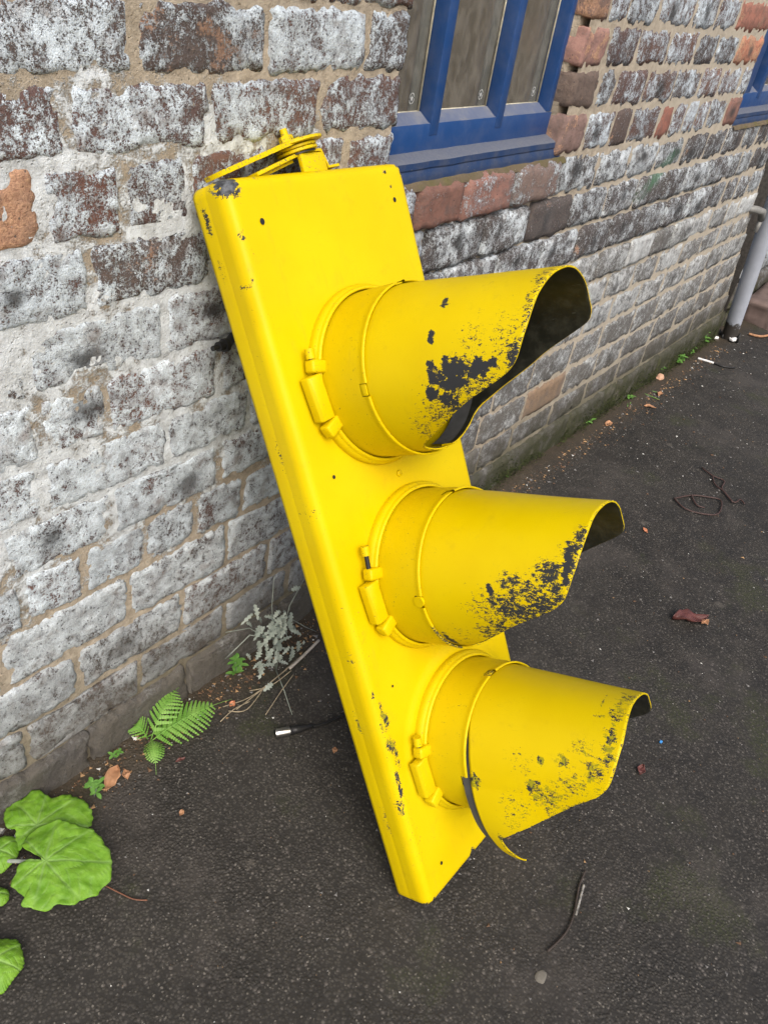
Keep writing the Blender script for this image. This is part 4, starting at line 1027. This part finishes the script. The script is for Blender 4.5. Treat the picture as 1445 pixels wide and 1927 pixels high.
def frond(parent, p0, p1, lift, width, n=15, seed=0, base=.18):
    d = p1 - p0; L = d.length; t_ = d.normalized(); side = t_.cross(Vector((0, 0, 1))).normalized()
    V, F = [], []; rnd = random.Random(seed)
    def rp(s): return p0 + d * s + Vector((0, 0, lift * 4 * s * (1 - s) * (1.15 - .4 * s))) + side * (.06 * L * math.sin(s * 2.2 + seed))
    def add(P):
        k = len(V); V.extend(P); F.append(tuple(range(k, k + len(P))))
    for i in range(n):
        s = base + (1 - base) * (i / n) ** .95; c_ = rp(s); T = (rp(min(1, s + .03)) - rp(s - .03)).normalized(); up = side.cross(T).normalized()
        wl_ = width * 1.12 * (math.sin(min(1, (s - base) / (1 - base) * 1.0 + .24) * math.pi) ** .8) * (.95 + .1 * rnd.random()) * (1 - .25 * s)
        if wl_ < .002: continue
        for sg in (-1, 1):
            ax = (side * sg + T * (.42 + .25 * s) + up * (-.16)).normalized(); cr = ax.cross(up).normalized(); m = max(4, int(wl_ / .0052))
            for k in range(m):
                u = (k + .3) / m; q = c_ + ax * wl_ * u - up * (.12 * wl_ * u * u); hw = min(wl_ * .17, L * (1 - base) / n * .44) * (1 - u) ** .6 + .0009; ll = wl_ / m
                for s2 in (-1, 1):
                    e = cr * s2
                    add([q - ax * ll * .45, q + e * hw * .72 - ax * ll * .42, q + e * hw + ax * ll * .15 - up * .0006, q + e * hw * .7 + ax * ll * .52, q + ax * ll * .5])
    R = MB(); R.V = V; R.F = F; R.M = [0] * len(F); R.tube([rp(k / 12) for k in range(13)], [.0014 * (1 - .7 * k / 12) for k in range(13)], 5)
    o = R.build('frond', M_FERN, parent); o.matrix_parent_inverse = inv_of(parent); setattr_f(o, 'vein', [0.0] * len(o.data.vertices))
fb = at_g(283, 1392)
FE = empty('fern', 'bright green fern growing from the foot of the limewashed wall', 'fern', (fb.x, fb.y, 0))
b0 = at_g(278, 1392, .01)
frond(FE, b0, at_g(437, 1316, .045), .030, .054, 16, 1, .10); frond(FE, b0, at_g(350, 1290, .05), .035, .040, 13, 2, .12)
frond(FE, b0, at_g(252, 1362, .04), .02, .030, 9, 3, .1); frond(FE, b0 + Vector((0, -.005, 0)), at_g(294, 1458, .012), .02, .026, 13, 4, .1); frond(FE, b0, at_g(385, 1362, .02), .015, .026, 11, 5, .15)

def pointed_leaf(m, p, d, w_, up=Vector((0, 0, 1)), lobes=0, curl=.2):
    L = d.length; t = d.normalized(); s = t.cross(up)
    if s.length < .01: s = Vector((1, 0, 0))
    s.normalize(); nrm = s.cross(t); V = []; n = 8 if lobes else 5
    for i in range(n + 1):
        u = i / n; wd = w_ * math.sin(math.pi * min(1, u * .9 + .08)) ** .8
        if lobes: wd *= (1.0 if i % 2 else .38)
        if i == n: wd = 0
        c_ = p + t * L * u - nrm * (curl * L * u * u)
        V += [c_ + s * wd + nrm * wd * .25, c_, c_ - s * wd + nrm * wd * .25]
    F = []
    for i in range(n):
        a = i * 3; F += [(a, a + 1, a + 4, a + 3), (a + 1, a + 2, a + 5, a + 4)]
    m.add(V, F)
def weed(px, py, n, size, hgt, label, mat=None, seed=0, grp=None, cat='weed'):
    c_ = at_g(px, py); rnd = random.Random(seed); r = empty('small_weed', label, cat, (c_.x, c_.y, ground_z(c_.x)), grp); inv = Matrix.Translation(-Vector((c_.x, c_.y, ground_z(c_.x))))
    S = MB(); Lf = MB(); base = Vector((c_.x, c_.y, ground_z(c_.x)))
    for i in range(n):
        a = i * 2.4 + rnd.random(); tip = base + Vector((math.cos(a) * size * .5 * rnd.random(), math.sin(a) * size * .5 * rnd.random(), hgt * (.3 + .7 * rnd.random())))
        S.tube([base, (base + tip) / 2 + Vector((0, 0, hgt * .1)), tip], .0009, 4)
        for k in range(4):
            b = a + k * 1.57 + rnd.random() * .5; pointed_leaf(Lf, tip - Vector((0, 0, hgt * .12 * (k % 2))), Vector((math.cos(b), math.sin(b), .15 + .3 * rnd.random())) * size * (.45 + .3 * rnd.random()), size * .17)
    o = S.build('stem', M_STALKG, r); o.matrix_parent_inverse = inv
    o = Lf.build('foliage', mat or M_WEED, r); o.matrix_parent_inverse = inv; setattr_f(o, 'vein', [0.0] * len(o.data.vertices))
G = 'small green weeds along the wall foot'
weed(222, 1425, 2, .020, .02, 'tiny green weed between the fern and the big round leaves', seed=3, grp=G)
weed(445, 1268, 5, .030, .045, 'leafy green weed in front of the silvery plant', seed=5, grp=G)
weed(178, 1500, 4, .026, .04, 'dull green weed with dry stalks touching the back round leaf', seed=8, grp=G)
weed(1103, 798, 5, .04, .035, 'small green weed by the wall below the middle of the brick wall', seed=11, grp=G)
weed(915, 918, 3, .026, .02, 'tiny weed at the wall foot just right of the yellow head', seed=13, grp=G)
weed(945, 905, 2, .026, .02, 'tiny weed with pale leaves, second from the yellow head', seed=14, grp=G)
weed(1025, 852, 2, .02, .015, 'tiny bright green seedling beside the rusty crumbs', seed=15, grp=G)
weed(1232, 706, 7, .06, .06, 'bushy green weed beside the small peach stone', seed=17, grp=G)
weed(1268, 686, 9, .065, .06, 'bright green weed in the middle of the far weed row', seed=19, grp=G)
weed(1310, 652, 10, .07, .085, 'tallest green weed, nearest the downpipe', seed=21, grp=G)
weed(1240, 645, 1, .02, .02, 'wisp of weed under the mossy plinth near the downpipe', seed=23, grp=G)
weed(1292, 668, 5, .05, .045, 'small round leaved weed between the two tallest far weeds', seed=25, grp=G)
weed(1180, 752, 3, .03, .025, 'faint weed beside the loose grass blades', seed=27, grp=G)
# silvery ragwort-like plant with dead stems
def silver():
    c_ = at_g(520, 1262); r = empty('silvery_weed', 'silvery grey lobed weed with long pale stems against the wall', 'weed', (c_.x, c_.y, 0)); inv = Matrix.Translation(-Vector((c_.x, c_.y, 0)))
    rnd = random.Random(4); base = Vector((c_.x, c_.y, 0))
    for path in ([(520, 1262), (515, 1200), (512, 1140), (516, 1085)], [(520, 1262), (530, 1200), (545, 1140), (575, 1085)], [(520, 1262), (500, 1200), (470, 1182), (425, 1190)], [(500, 1200), (470, 1195), (440, 1225), (424, 1240)], [(520, 1262), (535, 1300), (545, 1330), (550, 1345)], [(510, 1170), (540, 1160), (575, 1180), (603, 1192)]):
        m = MB(); P = []
        for i, (px, py) in enumerate(path):
            P.append(at_y(px, py, c_.y + .025 * i / 3) if py < 1262 else at_g(px, py, .004))
        m.tube(P, [.0016, .0014, .0012, .0007], 5); o = m.build('stem', M_STALKG, r); o.matrix_parent_inverse = inv
    m = MB()
    for i in range(64):
        px, py = rnd.gauss(512, 24), rnd.gauss(1195, 28)
        p = at_y(px, py, c_.y + rnd.uniform(-.035, .02)); a = rnd.uniform(0, 6.28)
        if p.z < .004: p.z = .01
        pointed_leaf(m, p, Vector((math.cos(a), -abs(math.sin(a)) * .6, rnd.uniform(-.9, .35))).normalized() * rnd.uniform(.018, .038), rnd.uniform(.005, .009), Vector((0, -.5, 1)), lobes=1, curl=.5)
    for (px, py) in ((488, 1262), (550, 1240), (485, 1225), (560, 1225), (505, 1245)):
        p = at_y(px, py - 18, c_.y - .02); pointed_leaf(m, p, Vector((rnd.uniform(-.3, .3), -.3, -1)).normalized() * .035, .012, Vector((0, -1, .2)), lobes=1)
    o = m.build('foliage', M_SILVER, r); o.matrix_parent_inverse = inv; setattr_f(o, 'vein', [0.0] * len(o.data.vertices))
silver()
def stalks(name, paths, rad, mat, label, cat, h=.004):
    m = MB()
    for pa in paths:
        P = [at_g(px, py, h + rad) for px, py in pa]; Q = []
        for i in range(len(P) - 1):
            for k in range(5):
                t = k / 5; a, b, c_, d = P[max(0, i - 1)], P[i], P[i + 1], P[min(len(P) - 1, i + 2)]
                Q.append(.5 * ((2 * b) + (-a + c_) * t + (2 * a - 5 * b + 4 * c_ - d) * t * t + (-a + 3 * b - 3 * c_ + d) * t ** 3))
        Q.append(P[-1]); m.tube(Q, rad, 5)
    o = m.build(name, mat); tag(o, label, cat); return o
stalks('dead_stalks', [[(420, 1330), (470, 1312), (520, 1275), (560, 1240), (600, 1207)], [(445, 1335), (490, 1300), (545, 1255)], [(430, 1338), (465, 1335), (500, 1290)], [(470, 1300), (510, 1290), (548, 1262)], [(415, 1358), (440, 1335), (470, 1320)], [(500, 1345), (530, 1300), (552, 1270)]], .0013, M_STRAW, 'dry straw coloured stalks strewn between the fern and the yellow head', 'dead stalks')
stalks('feather', [[(545, 1258), (570, 1235), (600, 1205)]], .0042, plain('pale_quill', (.42, .38, .33), .8), 'pale flattened reed lying on the asphalt beside the silvery weed', 'reed')
stalks('wire', [[(1320, 880), (1340, 895), (1362, 905), (1358, 920), (1378, 945)], [(1268, 938), (1300, 932), (1330, 935), (1356, 942), (1352, 965), (1330, 968), (1290, 958), (1268, 938)], [(1300, 932), (1310, 950), (1325, 955)], [(1340, 897), (1345, 912), (1362, 925), (1380, 945), (1392, 940), (1400, 948)]], .0032, M_WIRE, 'tangled thin rusty wire lying on the asphalt', 'wire')
stalks('twig', [[(1030, 1790), (1062, 1758), (1078, 1725), (1085, 1690), (1090, 1665), (1101, 1638)]], .0022, plain('dark_twig', (.045, .035, .03), .8), 'thin dark twig on the asphalt below the bottom visor', 'twig')
stalks('tape_scrap', [[(1083, 1722), (1090, 1695), (1098, 1665)]], .0024, plain('pale_scrap', (.26, .25, .23), .8, .7, 70), 'pale peeling strip stuck along the dark twig', 'scrap', .005)
stalks('red_stem', [[(196, 1665), (225, 1680), (252, 1692), (278, 1694)]], .0015, M_REDTWIG, 'thin reddish stem lying beside the front round leaf', 'twig')
stalks('stick', [[(1312, 674), (1332, 680), (1342, 683)]], .006, M_WHITE, 'short white stick lying near the far weeds', 'stick')
stalks('stick', [[(1342, 683), (1362, 690), (1382, 692)]], .0045, M_BLACK, 'short black stick end to end with the white one', 'stick')
stalks('twig', [[(1408, 628), (1430, 633), (1448, 630)]], .007, M_DRYLEAF, 'orange brown bark strip in front of the reddish stone', 'bark')
stalks('twig', [[(690, 1), (700, 6)], ], .0005, M_REDTWIG, None, None) if False else None
stalks('grass_blade', [[(1185, 760), (1195, 735), (1215, 742), (1240, 752)], [(1180, 765), (1182, 745), (1190, 730)], [(1195, 752), (1212, 735), (1235, 738)]], .0018, M_WEED, 'loose blades of grass lying along the mossy wall foot', 'grass blades')

def dry_leaf(px, py, L, W_, ang, mat, label, curl=.35, seed=0, h=.004, cat='leaf'):
    c_ = at_g(px, py, h); rnd = random.Random(seed); V = []; nu, nv_ = 14, 8; ca, sa = math.cos(ang), math.sin(ang)
    for i in range(nu + 1):
        u = i / nu * 2 - 1
        for j in range(nv_ + 1):
            v = j / nv_ * 2 - 1; wd = W_ * (1 - abs(u) ** 1.8) * (1 + .22 * noise.noise(Vector((u * 3, seed, v))))
            x, y = u * L / 2, v * wd / 2; z = curl * W_ * (v * v) * .5 + .25 * W_ * noise.noise(Vector((u * 2.1, v * 1.4, seed))) + .12 * W_ * math.sin(u * 4 + seed)
            V.append((c_.x + x * ca - y * sa, c_.y + x * sa + y * ca, c_.z + max(0.0, z + .1 * W_)))
    F = [(i * (nv_ + 1) + j, (i + 1) * (nv_ + 1) + j, (i + 1) * (nv_ + 1) + j + 1, i * (nv_ + 1) + j + 1) for i in range(nu) for j in range(nv_)]
    o = mesh('dead_leaf', V, F, mat); tag(o, label, cat, 'dead leaves on the asphalt'); md = o.modifiers.new('thickness', 'SOLIDIFY'); md.thickness = .0006; return o
dry_leaf(212, 1466, .062, .030, .55, M_DRYLEAF, 'curled tan dead leaf by the wall between fern and round leaves', seed=1, h=.006)
dry_leaf(238, 1458, .024, .018, 1.2, M_DRYLEAF, 'small tan leaf fragment touching the curled tan leaf', seed=2)
dry_leaf(1296, 1166, .115, .058, -.75, M_REDLEAF, 'dark red dead leaf alone on the open asphalt', seed=3)
dry_leaf(1325, 1172, .03, .02, -.4, M_DRYLEAF, 'pale torn tip of the dark red leaf', seed=4, h=.008)
dry_leaf(437, 1326, .018, .014, .3, M_ORANGE, 'small orange dead leaf at the tip of the fern', seed=5)
dry_leaf(1144, 799, .05, .028, -.2, M_DRYLEAF, 'crumpled brown leaf by the wall, left of the grass blades', seed=6)
dry_leaf(1213, 998, .03, .012, .9, M_ORANGE, 'small orange scrap on the asphalt beside the middle visor', seed=7)
dry_leaf(1222, 766, .055, .022, -1.0, M_DRYLEAF, 'narrow forked brown leaf below the grass blades', seed=8)
dry_leaf(1240, 742, .05, .026, .2, M_DRYLEAF, 'pale brown leaf just below the peach coloured stone', seed=9)
dry_leaf(1205, 1450, .03, .02, .2, M_REDLEAF, 'small dark red leaf right of the bottom visor', seed=10)
dry_leaf(342, 1530, .014, .010, .5, M_DRYLEAF, 'tiny rusty leaf on the open asphalt left of the head', seed=12)
dry_leaf(630, 1412, .016, .012, .5, M_DRYLEAF, 'tiny brown leaf beside the head near the silver plug', seed=14)
dry_leaf(340, 1430, .022, .008, -.3, M_REDLEAF, 'tiny red brown leaf just below the fern', seed=15)
boulder('pebble', at_g(1240, 710, .012), (.024, .018, .016), plain('peach_stone', (.5, .3, .2), .8), 'peach coloured stone beside the bushy weed', 'stone', 8.0)
boulder('pebble', at_g(1017, 1838, .000), (.013, .010, .004), plain('pale_pebble', (.13, .12, .10), .8), 'flat pale pebble set in the asphalt at the bottom', 'stone', 9.0)
boulder('litter_scrap', at_g(1378, 637, .02), (.03, .02, .012), M_WHITE, 'crumpled white litter at the foot of the downpipe', 'litter', 10.0)
m = MB(); a, b = at_g(1334, 634, .012), at_g(1350, 636, .012); m.tube([a, b], .009, 10); o = m.build('litter_tube', M_WHITE); tag(o, 'short white tube lying left of the downpipe foot', 'litter'); edge_split_smooth(o)
m = MB(); a = at_g(1243, 1396, .003); m.box(a.x - .004, a.x + .004, a.y - .003, a.y + .003, a.z - .002, a.z + .002, bev=.0008); o = m.build('plastic_scrap', M_BLUEBIT); tag(o, 'tiny bright blue plastic scrap on the asphalt', 'litter')

# ------------------------------------------------------------------ grit, crumbs and moss
def scatter(name, n, place, size, mats, label, kind='stuff', flat=.6, weights=None):
    m = MB(); T = [(1, 0, 0), (-.4, .8, 0), (-.5, -.8, .1), (.1, .05, .9)]; rnd = random.Random(hash(name) % 1 + len(name))
    for _ in range(n):
        p = place(rnd)
        if p is None: continue
        s = size(rnd, p); a = rnd.uniform(0, 6.28); k = rnd.choices(range(len(mats)), weights)[0]; ca, sa = math.cos(a), math.sin(a); st = rnd.uniform(.6, 1.7)
        V = [Vector((p.x + (x * ca * st - y * sa) * s, p.y + (x * sa * st + y * ca) * s, p.z + z * s * flat)) for x, y, z in T]
        m.add(V, [(0, 1, 3), (1, 2, 3), (2, 0, 3)], k)
    o = m.build(name, mats, smooth=False); tag(o, label, 'grit', kind='stuff'); return o
def pl_open(r):
    x = r.uniform(.0, 5.2) ** 1.0; y = -r.random() ** 1.1 * 2.2
    return Vector((x, y, ground_z(x) + .001 + fbm(x * 2.3, y * 2.3) * .004))
scatter('loose_grit', 4200, pl_open, lambda r, p: (.0009 + .0026 * r.random() ** 4) * (1 + .35 * p.x), [M_CRUMB[3], M_CRUMB[1], M_CRUMB[0], M_CRUMB[2]], 'fine pale grit scattered over the asphalt', weights=[7, 1.3, 1, 2])
def pl_foot(r):
    x = r.uniform(.2, 4.4); y = -.02 - abs(r.gauss(0, .05))
    if x < 1.2 and r.random() < .1: return None
    return Vector((x, y, ground_z(x) + .004))
scatter('wall_foot_crumbs', 4200, pl_foot, lambda r, p: .0012 + .0045 * r.random() ** 3 * (1 + .2 * p.x), M_CRUMB, 'rusty brick crumbs and dead bits along the wall foot', weights=[4, .7, 6, 2])
def pl_moss(r):
    x = r.uniform(1.25, 4.45); z = ground_z(x) + abs(r.gauss(0, .035))
    if fbm(x * 2.2, 3, 0, 2) < -.25 + z * 3: return None
    return Vector((x, -.014 - .035 * max(0, 1 - (z - ground_z(x)) / .02) * r.random(), z))
def moss():
    m = MB(); rnd = random.Random(5)
    for _ in range(9000):
        p = pl_moss(rnd)
        if p is None: continue
        for k in range(2):
            d = Vector((rnd.uniform(-1, 1), -rnd.random() * 1.0, rnd.uniform(.1, 1))).normalized() * rnd.uniform(.004, .011); s = Vector((rnd.uniform(-1, 1), rnd.uniform(-1, 1), rnd.uniform(-1, 1))).normalized() * .0018
            m.add([p - s, p + s, p + d], [(0, 1, 2)])
    o = m.build('moss', M_MOSS, smooth=False); tag(o, 'dark green moss creeping along the base of the wall', 'moss', kind='stuff')
moss()
